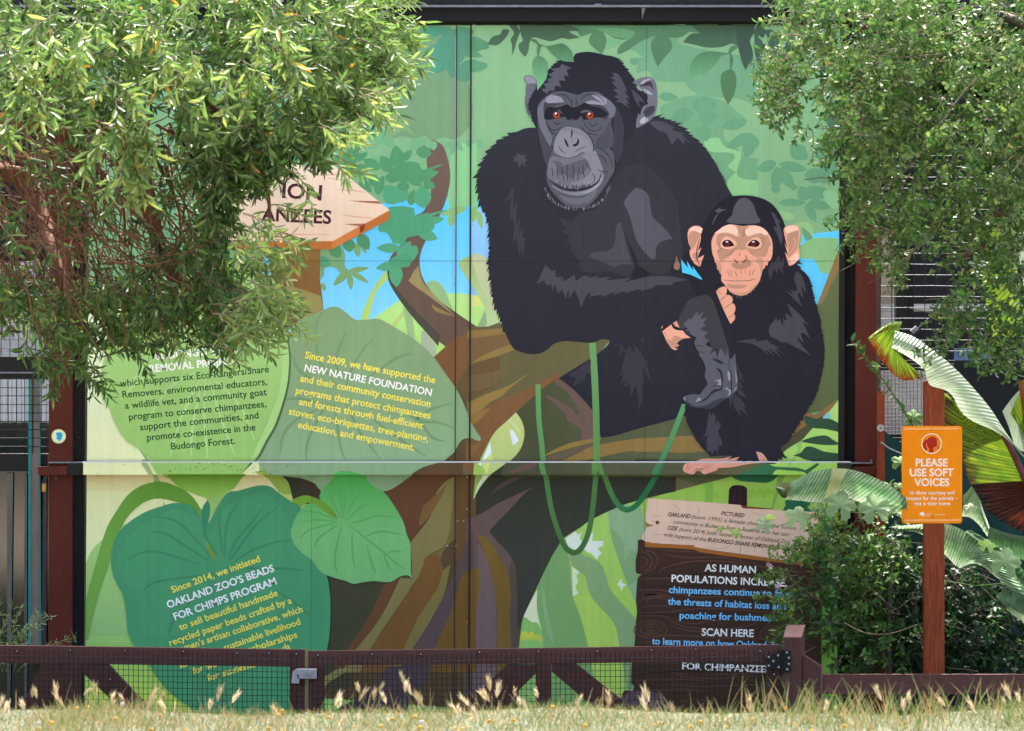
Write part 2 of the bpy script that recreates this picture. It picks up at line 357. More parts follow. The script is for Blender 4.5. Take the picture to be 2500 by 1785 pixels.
a.shape('@D 1858,980! 1910,915! 1940,950 1930,985 1900,985', '#83c8d6', 8, lin=True)
a.shape('@D 1600,1240! 1660,1200! 1640,1300 1560,1430 1530,1430 1620,1290!', '#8ec468', 8)
dl = '#37543f'
a.shape('@D 1680,1000 1690,955 1800,985 1930,985 2040,1040! 2040,1120! 1880,1085 1760,1075 1700,1040', dl, 9)
a.shape('@D 1640,1210! 1700,1185 1790,1160 1890,1150 1960,1190 2040,1240! 1900,1245 1750,1230', dl, 9)
a.shape('@D 1565,1350! 1640,1320 1700,1262 1780,1270 1880,1310 2040,1330! 2040,1400! 1850,1415 1700,1390 1620,1360', dl, 9)
a.shape('@D 815,1475! 950,1465 1120,1430 1300,1420 1400,1455 1600,1465 1700,1490! 1820,1420! 1840,1430! 1730,1520 1700,1560! 1690,1510 1500,1490 1410,1490 1370,1545! 1250,1590 1000,1570 880,1530', paint('#467f5b', '#33633f', (1760, 1140), (2000, 1150)), 9)
a.shape('@K 1290,40! 1310,70 1400,110 1560,125 1690,130 1760,105 1830,40!', '#2d6b49', 9)
a.shape('@K 1820,40! 1900,40! 1840,200 1760,420! 1740,420! 1790,200', '#83b357', 8.4)
a.shape('@K 1000,150! 1090,140 1080,400! 990,400! 1010,260', '#8abf55', 8.4)
a.leaf('K', '1500,300,1560,180,60 1560,290,1640,190,70 1640,300,1720,190,80 1720,270,1800,190,60 1560,250,1500,220,40 1160,300,1110,240,50', '#98c948', 8.4)
a.shape('@K 1870,450 1900,380 1930,320 2300,300! 2300,560! 1890,490', '#2c6b4c', 9)
a.shape('@X 1985,1290! 2050,1270! 2050,1420 1990,1400', '#2c6b4c', 9)
a.shape('@X 2004,1260! 2060,1260! 2060,1700! 2004,1700!', paint('#5fa55c', '#8fc957', (2020, 1400), (2020, 1620)), 7, lin=True)
# undergrowth seen under the arching trunk
a.shape('@J 1690,240! 1460,320 1250,385 1000,500 900,570 760,660 720,720 640,860 500,1160 430,1310 395,1560! 395,2000! 1420,2000! 1420,300!', paint('#a9d46c', '#aed45c', (1400, 1260), (1400, 1560)), 7)
a.shape('@J 760,660! 720,720 640,860 560,1040 545,1100 548,1250 580,1400 595,1560! 600,2000! 1050,2000! 970,1560 900,1300 840,1130 820,900 800,780', paint('#7fab69', '#86b36a', (1360, 1330), (1360, 1580)), 8)
a.shape('@J 810,800! 900,785! 1000,825 1070,870 1110,950 1150,1080 1250,1200 1360,1325! 1360,2000! 1300,2000! 1230,1560 1180,1360 1050,1210 980,1110 945,970! 830,885!', '#8fb076', 8.5)
a.shape('@J 1130,430! 1250,375! 1400,400! 1440,560 1430,650! 1380,680! 1365,1205! 1290,1050 1230,870 1170,690 1145,560', '#93b88a', 8.5)
a.shape('@J 1145,560! 1250,680 1270,860! 1310,740! 1370,780! 1366,1000! 1300,1060! 1230,870! 1170,690!', '#86ae78', 8.8)
a.shape('@J 840,1130! 970,1130! 1050,1220 1180,1360 1230,1560! 1300,2000! 1050,2000! 970,1560 900,1300!', '#b6db62', 8.2)
a.shape('@J 1230,870! 1300,1060! 1365,1205! 1366,1320! 1250,1200 1150,1080! 1200,1000', '#acd65f', 8.7)
a.shape('@J 780,660! 860,600! 890,630! 920,600! 900,660 940,700! 970,650! 1010,600! 1000,680! 1090,680! 1090,720! 1050,740 1080,780! 1050,810! 1040,835! 1000,790 960,770! 900,720! 860,755! 800,720!', '#e3efdc', 9)
a.shape('@J 835,890! 900,940! 870,960 885,1020! 860,1060! 890,1115! 840,1135!', '#e3efc8', 9, lin=True)
a.shape('@J 1240,990! 1250,1025 1285,1045! 1255,1060 1240,1100! 1230,1060 1208,1040!', '#e3efdc', 9)
a.shape('@J 548,1080! 545,1250 582,1430! 550,1380 500,1360 430,1310! 480,1200!', '#eaeebb', 8.6)
a.shape('@J 420,1330 450,1312 500,1350 550,1360 585,1440 600,1580! 600,2000! 380,2000! 395,1540!', '#92c66c', 8.9)
a.shape('@J 405,1480 420,1440 450,1425 470,1450! 500,1425 525,1460! 560,1455 590,1480! 590,1510 500,1500 420,1505', paint('#e5d83d', '#b8cf5a', (1290, 1545), (1290, 1562)), 9.2)
a.shape('@J 580,1020! 620,1200 690,1540! 620,1400', '#95bb80', 9)
a.build()

# ---- printed leaf clusters
fo = Art('printed_foliage', mural)
m1 = paint('#799f78', '#779c76', (900, 60), (900, 350))
fo.shape('@M 1000,180! 1950,195! 2010,500 2100,700 2120,950 2000,1100 1880,1090 1800,1130 1750,1080 1660,1100 1560,1080 1450,1110 1350,1000 1200,900 900,800', m1, 4)
fo.shape('@M 500,1000 800,760 1050,800 1250,880 1400,960 1500,1100 1440,1140 1300,1100 1230,1190 1150,1160 950,1230 650,1250', paint('#4c9f86', '#77b487', (740, 300), (970, 320)), 5)
fo.leaf('M', '1500,1050,1330,1070,90 1560,1070,1450,1150,0 1700,1100,1630,1190,80 1800,1120,1820,1190,70 1960,1130,1880,1180,50 1970,1130,1960,1230,45 1990,1130,2050,1200,45 1250,1160,1410,1130,70 1330,1240,1430,1310,60 1400,1030,1500,1180,90 2100,1100,2090,1170,60 2180,1100,2190,1190,50 1640,1130,1790,1110,60', '#76ae84', 5.4)
fo.shape('@M 1330,990! 1400,960 1450,880! 1520,960 1600,980! 1680,1090! 1580,1040 1440,1110! 1450,1030', '#81a876', 5.6)
fo.leaf('M', '1900,240,1710,260,90 1950,280,2140,250,110 2010,300,1840,220,90 2010,370,1740,420,120 1990,400,1780,590,130 1980,470,1960,620,110 2000,540,2090,650,120 2020,520,2245,530,100 2010,360,2250,350,130 2060,400,2200,450,60 1940,330,1840,330,70 1500,680,1580,680,50', paint('#559b80', '#5e8f70', (1040, 100), (1190, 100)), 6)
fo.shape('@M 1960,300 2090,290 2050,480 1950,520 1900,480 1960,420 1880,370', '#589479', 6.6)
g1, g2 = '#56976b', '#5aa77f'
fo.leaf('N', '1400,230,1370,15,130 1430,150,1510,60,70 1240,220,1090,140,90 1330,250,1240,105,110 1020,150,1130,80,60 980,200,1020,-10,110 1610,130,1620,15,130 1400,250,1580,180,120 1500,310,1745,250,100 1560,260,1790,180,22 1460,270,1600,370,90 1440,420,1430,320,110 1200,380,1160,250,90 1210,400,1270,280,70 1230,320,1220,450,90 1610,340,1715,380,80 1090,430,1090,240,70 1100,330,1160,430,60 1500,540,1530,400,80 900,170,860,90,110', g1, 6)
fo.shape('@N 1320,250 1400,180 1560,190 1600,250 1500,330 1400,330 1330,345 1280,300', g1, 6.6)
fo.shape('@N 870,120 960,90 1000,200 1120,180 1100,300 960,260 900,230', g1, 6.6)
fo.leaf('N', '700,910,470,1040,110 640,1010,660,1195,140 680,1010,810,1050,100', paint('#3f9d85', '#5aa27c', (710, 620), (800, 650)), 7)
fo.shape('@N 700,900! 900,880! 930,960 930,1060 960,1110 900,1130 850,1080 760,1080 750,1140 720,1190! 715,1000', '#7ca878', 6)
fo.leaf('N', '955,1110,1145,1080,46 970,1100,830,1235,64 970,1120,985,1272,52 975,1110,1140,1210,46 1030,870,1050,990,56 1070,850,1115,955,44 730,1210,760,1280,40', '#7fa86e', 7)
fo.leaf('N', '960,830,975,945,110 1050,790,1140,920,110 810,880,890,990,110', '#559268', 7.2)
fo.leaf('N', '1875,590,1845,725,76 2060,540,2040,690,66 2090,590,2120,740,50 1990,560,1760,620,70', '#8abb78', 4)
fo.shape('@N 1880,0! 2080,0! 2080,560! 2000,545 1940,570 1880,640 1840,600 1820,300', '#88c98c', 3.6)
# dark overhanging leaves on the right panel
d1 = paint('#48624e', '#547a58', (1300, 70), (1300, 200)); d2 = paint('#4d7653', '#72b07f', (1330, 110), (1330, 220))
fo.shape('@A -40,160! 100,160 140,190 120,230 -40,240!', '#5b8f6c', 7); fo.shape('@A -40,250! 40,250 90,290 -40,290!', '#5f9670', 7); fo.shape('@A -40,330! 60,325 130,350 70,405 -40,400!', '#5f9a74', 7)
fo.shape('@A 130,190! 170,130 230,110 255,70 305,75! 280,130 210,195', d1, 8)
fo.shape('@A 300,40! 360,40 390,90! 360,170 345,230 325,280! 325,200 315,150 340,100', d1, 8)
fo.shape('@A 380,40! 800,40! 860,80 780,90 865,135! 780,150 720,140 640,165 560,150 500,135 465,170 455,240 430,290! 385,240 380,190 410,160 395,110', d1, 8)
fo.shape('@A 460,155! 510,150 540,185! 600,205 700,185! 740,190 800,250 815,330! 720,320 650,270 590,210 555,205! 540,280! 590,310 610,360 600,450 570,500 525,555! 520,480 490,380 495,320 525,275! 520,235 525,190', d2, 24)
fo.shape('@A 740,90! 790,60 830,75! 870,130! 960,100! 935,150 945,190 1000,240 1035,270! 1065,210 1075,150 1050,95! 1160,150 1250,150! 1190,190 1160,240 1170,270! 1240,240 1340,170 1465,120! 1430,170 1430,240 1480,370! 1530,300 1590,230 1590,170 1560,135! 1660,135 1730,90! 1820,100! 1740,110 1680,175! 1760,190 1870,215 1990,210 2060,185 2110,195! 2060,210 2035,260! 1900,245 1800,270 1740,350 1730,455! 1830,430 1920,360 1980,280! 2050,265! 2055,385! 1990,420 1980,500 2000,590 2038,670! 2080,600 2105,500 2095,420 2065,385! 2080,310 2060,260! 2130,205! 2140,310 2175,390! 2240,290 2200,150! 2230,60! 2400,40! 2400,-40! 740,-40!', paint('#5a8563', '#537a55', (1500, 62), (1500, 200)), 8)
fo.shape('@A 1820,105! 1740,110 1680,175! 1760,190 1870,215 1990,210 2060,185 2130,205! 2140,310 2175,390! 2240,290 2200,130! 2230,60! 2274,30! 1740,30!', d1, 8.6)
fo.shape('@A 1740,350 1730,455! 1830,430 1920,360 1985,280! 2035,262! 1900,245 1800,270', d2, 8.6)
fo.shape('@A 860,60 1000,70 1100,120 1260,150! 1300,90 1150,60', '#6a9d72', 8.6); fo.shape('@A 1090,140! 1180,150 1180,180 1120,215! 1070,220', '#79b27f', 8.4)
fo.shape('@O -20,180! 200,190! 220,250 200,300 130,240! 135,260! 100,330 120,430 65,555! 20,430 0,330', '#43584d', 9)
fo.shape('@O 130,190 210,200 230,260! 165,290 205,350 185,540! 140,430 135,290', '#4a6454', 9.1)
fo.shape('@O 215,250 280,240 335,330 345,475! 280,465 250,400 240,300', '#4b6553', 9); fo.shape('@O 360,390! 430,280 560,240 620,300 600,400 480,400', '#4b6553', 9)
fo.shape('@O 340,740! 390,760! 360,815!', '#4f7a5b', 9); fo.shape('@O 700,940 780,830! 850,900 760,1060!', '#50755b', 9)
fo.build()

# ---- printed tree trunk with its branches
t = Art('printed_tree', mural)
t.shape('@N 1690,-30! 1780,20 1830,160 1845,300 1820,450 1770,590 1700,720 1630,850 1590,950 1580,1040 1600,1150 1660,1260 1760,1370 1870,1450 2000,1540 2150,1640! 2100,1760! 1800,1760! 1600,1600 1480,1450 1380,1310 1310,1180 1300,1080 1330,980 1400,900 1480,800 1530,640 1620,580 1680,400 1640,150', paint('#6e5d54', '#665448', (1050, 400), (1100, 800)), 5.5)
t.shape('@N 1300,1070! 1340,1200 1420,1310 1560,1470 1760,1660! 1740,1760! 1600,1600 1480,1460 1380,1320 1310,1190', '#4d4c42', 7)
t.shape('@N 1490,1180! 1530,1110 1570,1060! 1600,1190 1690,1300 1780,1390 1890,1500! 1720,1370 1500,1210', '#9a8d5d', 7)
t.shape('@N 1680,1390! 1720,1420 1890,1500! 1780,1480 1710,1450', '#8f7c4c', 7)
t.leaf('N', '1390,520,1280,365,160 1390,510,1480,405,80 1610,560,1600,365,150 1560,760,1735,830,100 1600,690,1795,650,70 1610,640,1820,578,24 1410,910,1205,905,80 1400,1030,1500,850,120 1390,1050,1200,1085,80 1400,1030,1570,930,110 1370,1050,1378,1248,120 1500,900,1560,960,90', '#58a57c', 10)
t.shape('@N 1310,560 1440,545! 1530,560! 1540,630! 1650,600! 1690,650 1700,740 1560,800 1450,820! 1450,870 1350,870! 1300,780 1230,760 1230,700 1310,640', '#53a078', 10.6)
t.shape('@N 1330,1000 1450,960 1510,1000 1490,1070! 1400,1080 1330,1060', '#53a078', 10.6)
# base of the big trunk
t.shape('@G 1650,590! 1750,500 1880,390 2000,350 2275,255! @E 430,120! 1400,100! 1365,150! 1250,260 1500,800 2030,880! @D 560,850! 1000,1000 1500,1000 1450,1310! 1300,1420 @K 1310,60! 800,190 370,305! @J 1250,385 1000,500 900,570 760,660 720,720 640,860 500,1160 430,1310 395,1560! 395,2100! @I 400,1950! 560,1700 590,900! 700,400! 1100,200! 1400,100! @G 1850,1450! 1800,800!', paint('#5b4b33', '#6a6848', (1100, 1000), (1300, 900)), 10)
# left of the seam
t.shape('@I 560,1020! 600,980! 1060,1030! 1130,1010 980,1360 740,1900! 480,1900!', '#474833', 11)
t.shape('@I 1000,330! 1200,230 1480,150 1540,200 1480,330 1340,440 1310,560 1320,600 1250,720! 1180,560 1080,400', '#694732', 11)
t.shape('@I 1540,230! 1450,330 1400,520 1250,720 1235,760! 1240,950 1258,1015! 1160,1010! 1050,1180 1000,1280 800,1580! 690,1760! 860,1760! 920,1580 1100,1300 1250,1080 1330,960 1370,840 1500,760 1590,600! 1600,200!', '#857c4b', 12)
t.shape('@I 1340,440! 1310,560 1320,600! 1420,480 1530,270 1470,330', '#7d5f38', 12.5)
t.shape('@I 1590,200! 1590,700! 1500,800 1450,960 1400,1000 1340,860! 1380,830 1480,780 1550,640', '#77673b', 12.6)
t.shape('@I 1370,840! 1450,830 1500,950 1450,1100 1300,1330 1190,1565! 1080,1760! 840,1760! 920,1575 1040,1400 1200,1150 1270,1070 1320,960', '#79582f', 13)
t.shape('@I 1500,950! 1560,900! 1500,1160 1380,1380 1260,1565! 1160,1760! 1080,1760! 1190,1565 1300,1330 1450,1100', '#7e7440', 13)
t.shape('@I 1030,1050! 1160,1010! 1080,1180 980,1360 810,1575! 700,1760! 620,1760! 740,1575 880,1370 980,1180', '#6d4b30', 13)
t.shape('@I 1590,200! 1760,200! 1760,620! 1700,700 1600,930! 1590,600!', '#6b4f30', 12.8)
t.shape('@I 1740,620! 1700,700 1600,950 1500,1160 1380,1380 1260,1565! 1150,1760! 1350,1760! 1440,1565 1560,1300 1600,1100 1650,990 1690,960 1740,1000!', '#5f4e4c', 14)
t.shape('@I 1760,930! 1650,990 1600,1160 1540,1330 1450,1530 1380,1760! 1760,1760!', '#76592a', 14.5)
t.shape('@R 560,500! 690,490! 450,640! 400,760! 380,600!', '#8a8551', 14.8, lin=True)
t.shape('@R 1000,490! 1420,440! 1380,600 1250,740 1150,1000! 600,1100! 560,870! 780,740 900,640', '#54474a', 15)
# upper branch right of the seam
t.shape('@E -40,0! 340,-20! 700,240! 900,120! 1365,130! 1250,260 870,500 690,640 440,845 330,950 200,1090 150,1180 60,1624! -60,1624!', '#656142', 11)
t.shape('@G 1660,590! 1850,410 2000,365 2275,365! 2275,520! 2100,590 1990,650 1900,800 1870,850', '#795638', 11.5)
t.shape('@G 1990,660! 2275,560! 2275,820! 1990,980! 1900,830!', '#685439', 11.6)
t.shape('@E -30,800! 130,790 300,710 450,650 700,530 870,445! 870,505! 690,625 440,845 330,950 200,1090 150,1180 60,1420! -60,1420!', '#7c5a3a', 12)
t.shape('@E -30,745! 150,660 380,570 540,470 690,368! 640,400 400,590 300,680 190,740 80,830 -40,900!', '#927a45', 12.4)
t.shape('@E 70,830! 190,795! 100,900 20,960 -40,1000! -40,880!', '#8c7240', 12.5)
t.shape('@E -30,365! 150,260 390,165! 430,220! 250,285', '#8c7844', 12.4)
t.shape('@E -40,30! 310,5! 335,60! 100,95 -40,105!', '#8c7342', 12.4); t.shape('@E -40,105! 335,62! 390,165! 150,255 -40,350!', '#765f40', 12.3)
t.shape('@E -30,480! 250,430 500,300! 250,560 -30,640!', '#6f5f3f', 12.2)
t.shape('@E -40,1180! 90,1140 150,1060! 60,1200 -40,1340!', '#866434', 12.5)
t.shape('@E -40,900! 0,940 60,1040 95,1090 80,1115 30,1105 -40,1080!', '#7cab79', 12.9)
# trunk below the rail
dk = paint('#383b31', '#41443a', (1400, 1170), (1400, 1400))
t.shape('@J 20,480! 25,330 80,220 180,130 200,60! 1700,60! 1690,270! 1460,320 1250,385 1000,500 900,570 760,660 720,720 640,860 500,1160 430,1310 385,1430! 380,1000 340,830 150,600', dk, 12)
t.shape('@J -40,500! 20,480! 110,440 240,360 370,300 515,232! 430,300 300,440 210,530 150,600! 190,660 270,740 340,830 360,930 380,1100 385,1400! 395,1480! 395,2000! -60,2000!', '#6a5750', 13)
t.shape('@J 50,635! 110,640 180,720 260,850 310,980 330,1130 320,1300 340,1900! 215,1900! 215,1400 210,1200 160,920 100,750', '#7b622f', 13.6)
t.shape('@J -40,930! 70,910! 60,1150 -40,1400!', '#7a612f', 13.6)
t.shape('@J 60,700! 110,780 160,930 205,1200 210,1900! 20,1900! 20,1300 65,1100', '#76625e', 13.4)
t.shape('@J 340,830! 360,930 380,1100 385,1400! 390,1560! 340,1560! 320,1300 335,1130 310,980', '#5c4f45', 13.5)
t.shape('@J 160,300! 330,200 470,130! 400,125! 250,200', '#554842', 12.8)
# branch the young one sits on
br = paint('#4b5038', '#5b6044', (1330, 1100), (1600, 1080))
t.shape('@E 445,840! 690,620 870,495! 1000,590 1205,810 1300,1060! 1430,1040! 1700,970 2040,880! 2600,800! 2600,1100! @D 1000,1300 800,1480 900,1560! @K 1310,60! 900,150! @E 2030,1480! 1200,1480! 300,1480! 370,1335 480,1220 520,1120 528,1020 500,920', br, 13)
t.shape('@E 820,540! 870,500! 1000,595 1110,695 1205,810! 1230,1120! 1090,1120! 1080,1000 950,920 930,850 730,670! 780,680 900,740 1000,810 1050,870 1065,820 980,670 880,580', '#6a5750', 14)
t.shape('@E 730,1275! 750,1250 960,1150 1210,1100 1290,1088! 1290,1105! 1210,1135 960,1200', '#8d743f', 14.4)
t.shape('@E 640,1345! 750,1285 960,1205 1210,1135! 1210,1180! 1000,1260 860,1335!', '#645947', 14.4)
t.shape('@E 860,1335! 1050,1250 1210,1175 1500,1120 1700,1095 2030,1088! 2200,1080! 2230,1240! 2030,1240 1700,1222 1500,1235 1210,1300 1000,1335!', '#89713f', 14.8)
t.shape('@D 0,1185! 200,1170 570,1153! 700,1310! 400,1312 0,1310!', '#8c7443', 14.9)
t.shape('@D 0,1380! 400,1390! 560,1400! 500,1420! 0,1415!', '#3e4538', 15)
t.shape('@E 1180,1400 1500,1370 2100,1360! 2100,1450! 1400,1440!', '#565a45', 14)
t.shape('@E 370,1440! 560,1350 660,1335! 640,1390 430,1440!', '#645047', 14.2)
# light seen through the fork
t.shape('@E 445,840! 500,920 528,1020 520,1120 480,1220 400,1310 300,1390 170,1480! 60,1624! 20,1700! 60,1400 130,1230 200,1090 260,1010 350,930', paint('#c3d184', '#b4c77c', (1260, 1010), (1260, 1110)), 16)
t.shape('@E 190,1130! 205,1260! 140,1460! 60,1460! 130,1270!', '#dceaf0', 16.4); t.shape('@E 205,1240! 215,1330 170,1440 130,1440! 120,1320!', '#c8da80', 16.5)
t.shape('@E 380,1022! 410,1008! 475,1120! 415,1168!', '#dbe8ef', 16.4, lin=True); t.shape('@E 360,940! 408,1005! 378,1022!', '#cbd971', 16.4, lin=True); t.shape('@E 360,920! 400,890! 500,1060!', '#c8d598', 16.3, lin=True)
t.shape('@J 45,30! 110,60! 150,135! 100,200 50,280 22,335! 30,200', '#9cc25e', 16.5); t.shape('@J 100,132! 152,133! 110,180! 60,250 25,330! 50,230!', '#e2efdc', 16.8)
t.build()
v = Art('printed_vine', mural)
v.line('@E 664,560 672,900 700,1150 716,1340 @J 618,140 660,400 720,600 780,730 840,775 900,750 960,640 1000,450 1030,150 @E 1240,1340', 52, paint('#659d60', '#47703d', (1330, 1000), (1400, 1350)), 18, taper=False)
v.line('@E 1203,150 1225,500 1240,900 1246,1420', 66, paint('#689c61', '#5f8f4c', (1450, 850), (1460, 1130)), 18.5, taper=False)
v.line('@D 490,840 478,880 400,1080 330,1250 250,1430 200,1540', 52, paint('#5c9d66', '#3b7a4c', (1650, 1020), (1580, 1180)), 18.6, taper=False)
v.line('@J 1590,20 1530,140 1450,270 1380,370 1300,422 1230,395 1170,310 1110,160 1060,20', 44, paint('#2f7b4b', '#5c8a4b', (1560, 1220), (1480, 1160)), 18.2, taper=False)
v.build()
# ---- adult chimpanzee
ad = Art('printed_adult_chimpanzee', mural)
bk = paint('#2f3039', '#2a2a34', (1300, 400), (1400, 1000))
ad.shape('@A 520,850 f60 360,885 300,915 200,975 130,1060 80,1160 50,1250 60,1370 80,1470 f48 110,1520 140,1600 @B 145,330 150,420 150,520 f58 140,640 f48 160,760 175,900 205,990 245,1090! f0 270,1170 310,1260 350,1310 440,1342 530,1345 600,1315 650,1270 700,1250 760,1243 850,1250 960,1257 1040,1230 1100,1250 @E 1250,260 870,500! 1000,600 1100,700 1205,820! 1290,1090! 1420,1072 1560,1030 1700,990 1870,945 2030,900! 2400,800! 2400,200! @C 900,1000! 1200,400! 1090,135! @A 2075,1395! f34 2010,1280 1960,1180 1900,1080 f58 1830,990 1750,920 1640,830 1530,780 f0 1440,765! 1100,900', bk, 17)
sh = '#38373e'
ad.shape('@B 690,260! 800,290 880,220 980,200 1080,80! 1200,-80 1320,-150 1450,-100 1580,50 1640,200 1660,400 1675,560 1650,690! 1500,712 1420,705 1300,640! 1240,730 1100,690 1000,700 870,690! 860,620! 780,510! 800,500 750,440! 780,420 720,370! 750,350', sh, 19)
ad.shape('@B 1080,60 1200,-120 1330,-160 1440,-120 1580,60 1630,200 1600,400 1500,200 1400,60', '#35343b', 19.4)
hl = '#565460'
ad.shape('@B 1280,50 1320,28 1390,65 1415,120 1425,190 1440,260 1500,320 1560,380 1597,432! 1510,455 1470,500 1460,585 1430,590 1370,530 1310,440 1280,330 1250,230 1215,150 1235,105', hl, 20)
ad.shape('@B 1150,340 1172,303 1195,330 1220,440 1250,550 1280,640! 1200,635 1140,655 1050,620 970,590 945,565 980,540 1080,530 1130,490 1145,420', '#4a4852', 20)
ad.shape('@B 1200,300! 1240,430 1300,560 1330,640 1440,710! 1280,760! 1300,640 1270,560', '#25252e', 20.4)
h2 = '#4a4852'
ad.shape('@B 340,10! 310,60 270,140! 320,110! 310,250 340,300 330,480! 355,420! 375,510 390,590! 395,490! 418,590! 425,450! 440,420! 412,425! 408,340! 380,400! 388,260! 360,320 365,130! 335,180', '#3f3d46', 20)
ad.shape('@B 590,640! 640,690! 665,680 670,740! 720,730! 740,770! 800,730 820,720! 830,770! 900,725 950,740 1015,715! 1000,740 1110,735! 1080,760 1260,745 1220,775 1400,735 1560,728 1725,760! 1620,775 1590,800! 1460,800! 1440,820 1330,850! 1345,830 1210,865! 1230,845 1120,880! 1140,855 1050,890 1020,915! 1040,880 940,890! 945,860 910,890 875,980! 850,900 820,840! 780,905! 770,840! 752,905! 720,830! 695,868! 660,790! 645,850! 635,790! 598,805! 580,760! 520,790!', h2, 20)
h3 = '#3b3943'
ad.shape('@E 1480,150! 1540,240! 1500,230! 1450,300! 1475,220', h3, 20); ad.shape('@E 1420,190! 1455,140! 1440,180!', h3, 20); ad.shape('@E 1700,80! 1715,120 1705,170! 1685,130', h3, 20)
ad.shape('@E 1570,170! 1600,230! 1650,260 1720,370! 1700,450 1720,540! 1690,550! 1700,700 1662,815! 1650,680! 1640,560! 1575,695! 1575,560! 1515,585! 1530,530! 1475,562! 1510,460! 1470,480! 1510,360 1530,260', h3, 20)
ad.shape('@E 1605,155! 1720,295! 1690,270! 1765,375! 1740,370! 1800,565! 1740,460 1690,340 1630,260!', h3, 20.3)
ad.shape('@E 960,475! 1190,320! 1180,460! 1140,450! 1115,570! 1110,500! 1080,550 1005,580! 1040,500! 990,480!', h3, 20)
ad.shape('@A 1420,810 1500,800 1620,850! 1600,870 1700,900! 1680,910 1750,985! 1690,940! 1690,985! 1640,930! 1590,990! 1550,900 1480,870', h2, 20)
ad.shape('@A 330,1080! 370,1075! 360,1050! 400,1068 440,1065! 425,1090! 450,1112! 425,1120! 430,1170! 405,1130! 385,1170! 370,1120! 330,1115! 350,1095!', h2, 20)
ad.shape('@B 1610,720! 1570,690! 1600,640 1640,690', '#2a2a33', 20)
# forearm laid over the young one, and its hand
ad.shape('@B f14 1640,1130 1660,1040 1700,960 1740,910 1820,890 1880,880 f10 1930,960 f0 1985,1120 2020,1230 2060,1360! 1990,1340! 1960,1400! 1950,1300 1890,1360! 1900,1270 1830,1230! 1700,1180!', '#403d45', 40)
hg = '#595b66'
ad.shape('@D 490,30! 540,-10! 560,0! 600,-60! 640,-80! 620,-40 690,-80! 650,-10 720,-20! 680,30 700,60! 650,100 725,125! 690,180 745,205! 700,250 770,285! 730,355! 800,310 810,390! 850,290 900,360 905,290! 940,390! 965,380 990,330! 1005,440 1020,550 1025,680 980,740 940,770 850,800 760,880 680,880 560,865 500,815 480,780 500,755 580,740 640,745 680,690 718,640 690,560 700,490 670,400 620,340! 640,345 600,270 590,220 615,185! 560,150! 540,120! 500,100! 530,90! 480,60!', hg, 42)
hd = '#2c2d36'
ad.shape('@D 795,478! 850,500 872,570 862,700! 820,712 760,740 700,800 600,835! 700,780 780,695 850,685 855,590 835,520', hd, 44)
ad.line('@D 945,500 955,620 953,760', 14, hd, 44); ad.shape('@D 758,383! 830,400 890,442! 830,432', hd, 44); ad.line('@D 1003,430 1020,560 1025,680 990,730 940,765', 12, hd, 44)
ad.shape('@D 505,800! 600,860 720,845 800,790 920,775! 840,830 760,885 640,878 540,860', '#3d3f49', 44); ad.line('@D 560,855 680,850 780,800 900,760', 10, '#5b5d67', 44.4)
ad.line('@D 760,662 800,655 850,665', 8, hd, 44); ad.line('@D 600,270 640,260 690,275', 8, hd, 44); ad.line('@D 610,325 650,322 690,340', 8, hd, 44); ad.line('@D 940,370 930,430 932,500', 5, hd, 44)
hh = '#9091a0'
ad.shape('@D 790,600! 825,600 850,585! 856,650! 810,650! 830,625', hh, 45); ad.shape('@D 918,515 940,530 945,600 935,610 920,570', hh, 45); ad.shape('@D 982,425! 1000,530 1012,600 1000,640! 995,540', hh, 45)
ad.shape('@D 598,818! 630,775 657,795 630,812', hh, 45); ad.shape('@D 865,695! 930,668! 915,685 950,700 948,745 910,750! 935,720 900,690', hh, 45); ad.shape('@D 975,710! 1008,660! 1000,695', hh, 45); ad.shape('@D 478,785 485,770 500,775 500,815!', '#7d808c', 45)
ad.build()
hd_ = Art('head', mural)   # head of the adult: its own part beside the body print
hd_.name = 'printed_adult_head'
A = hd_
A.shape('@A 425,445 470,437 510,465 525,500 510,560 480,640 460,700 470,775! 440,720 428,650 432,590 445,510 422,475', '#5e5c68', 18); A.shape('@A 425,455 460,440 505,465 520,500! 480,500 450,500', '#8a8896', 18.4); A.shape('@A 440,510 480,510 500,530 470,640 455,740 435,680 433,600', '#66646f', 18.4)
A.shape('@A 520,860! f34 490,800 478,740 f24 455,680 480,600 515,545 f0 540,480 600,400! f34 640,370 690,330 730,305! f0 810,290 830,265 900,250 980,255 1060,275! f34 1150,295 1200,350 1240,400 1295,475! f0 1320,560 1390,560 1420,640 1400,700 1340,760 1300,860! 1290,910! f26 1200,1000 1190,1080 1160,1150 f0 1130,1230! 1060,1330 900,1400 700,1350 600,1200 560,1050 530,950', paint('#26262f', '#2b2b34', (1400, 130), (1400, 300)), 21)
A.shape('@A 1275,495! 1340,458 1420,450 1458,480 1475,560 1475,680 1450,760 1400,810 1310,858! 1310,800 1345,700 1390,660 1400,600 1370,570 1330,520', '#6b6b77', 22)
A.shape('@A 1340,525 1390,490 1430,490 1450,560! 1415,520', '#3a3a44', 22.4); A.shape('@A 1365,730 1400,690 1455,680 1445,730 1400,765', '#3f3f49', 22.4)
A.shape('@A 1345,495 1390,463 1440,462! 1400,480 1360,505', '#a3a1ae', 22.4); A.shape('@A 1362,543! 1400,555 1447,592! 1400,580', '#a8a6b2', 22.5); A.shape('@A 1340,795 1370,768 1405,785 1385,810 1345,818', '#aaa8b3', 22.4)
A.shape('@A 1260,530! 1350,560! 1340,590 1400,595! 1380,620 1408,660! 1360,690 1340,760! 1310,700 1300,850! 1270,700', '#26262f', 22.8)
A.shape('@A 1270,540! 1340,600 1380,660! 1330,640 1350,700! 1300,640', '#45444e', 23)
hi = '#56555f'
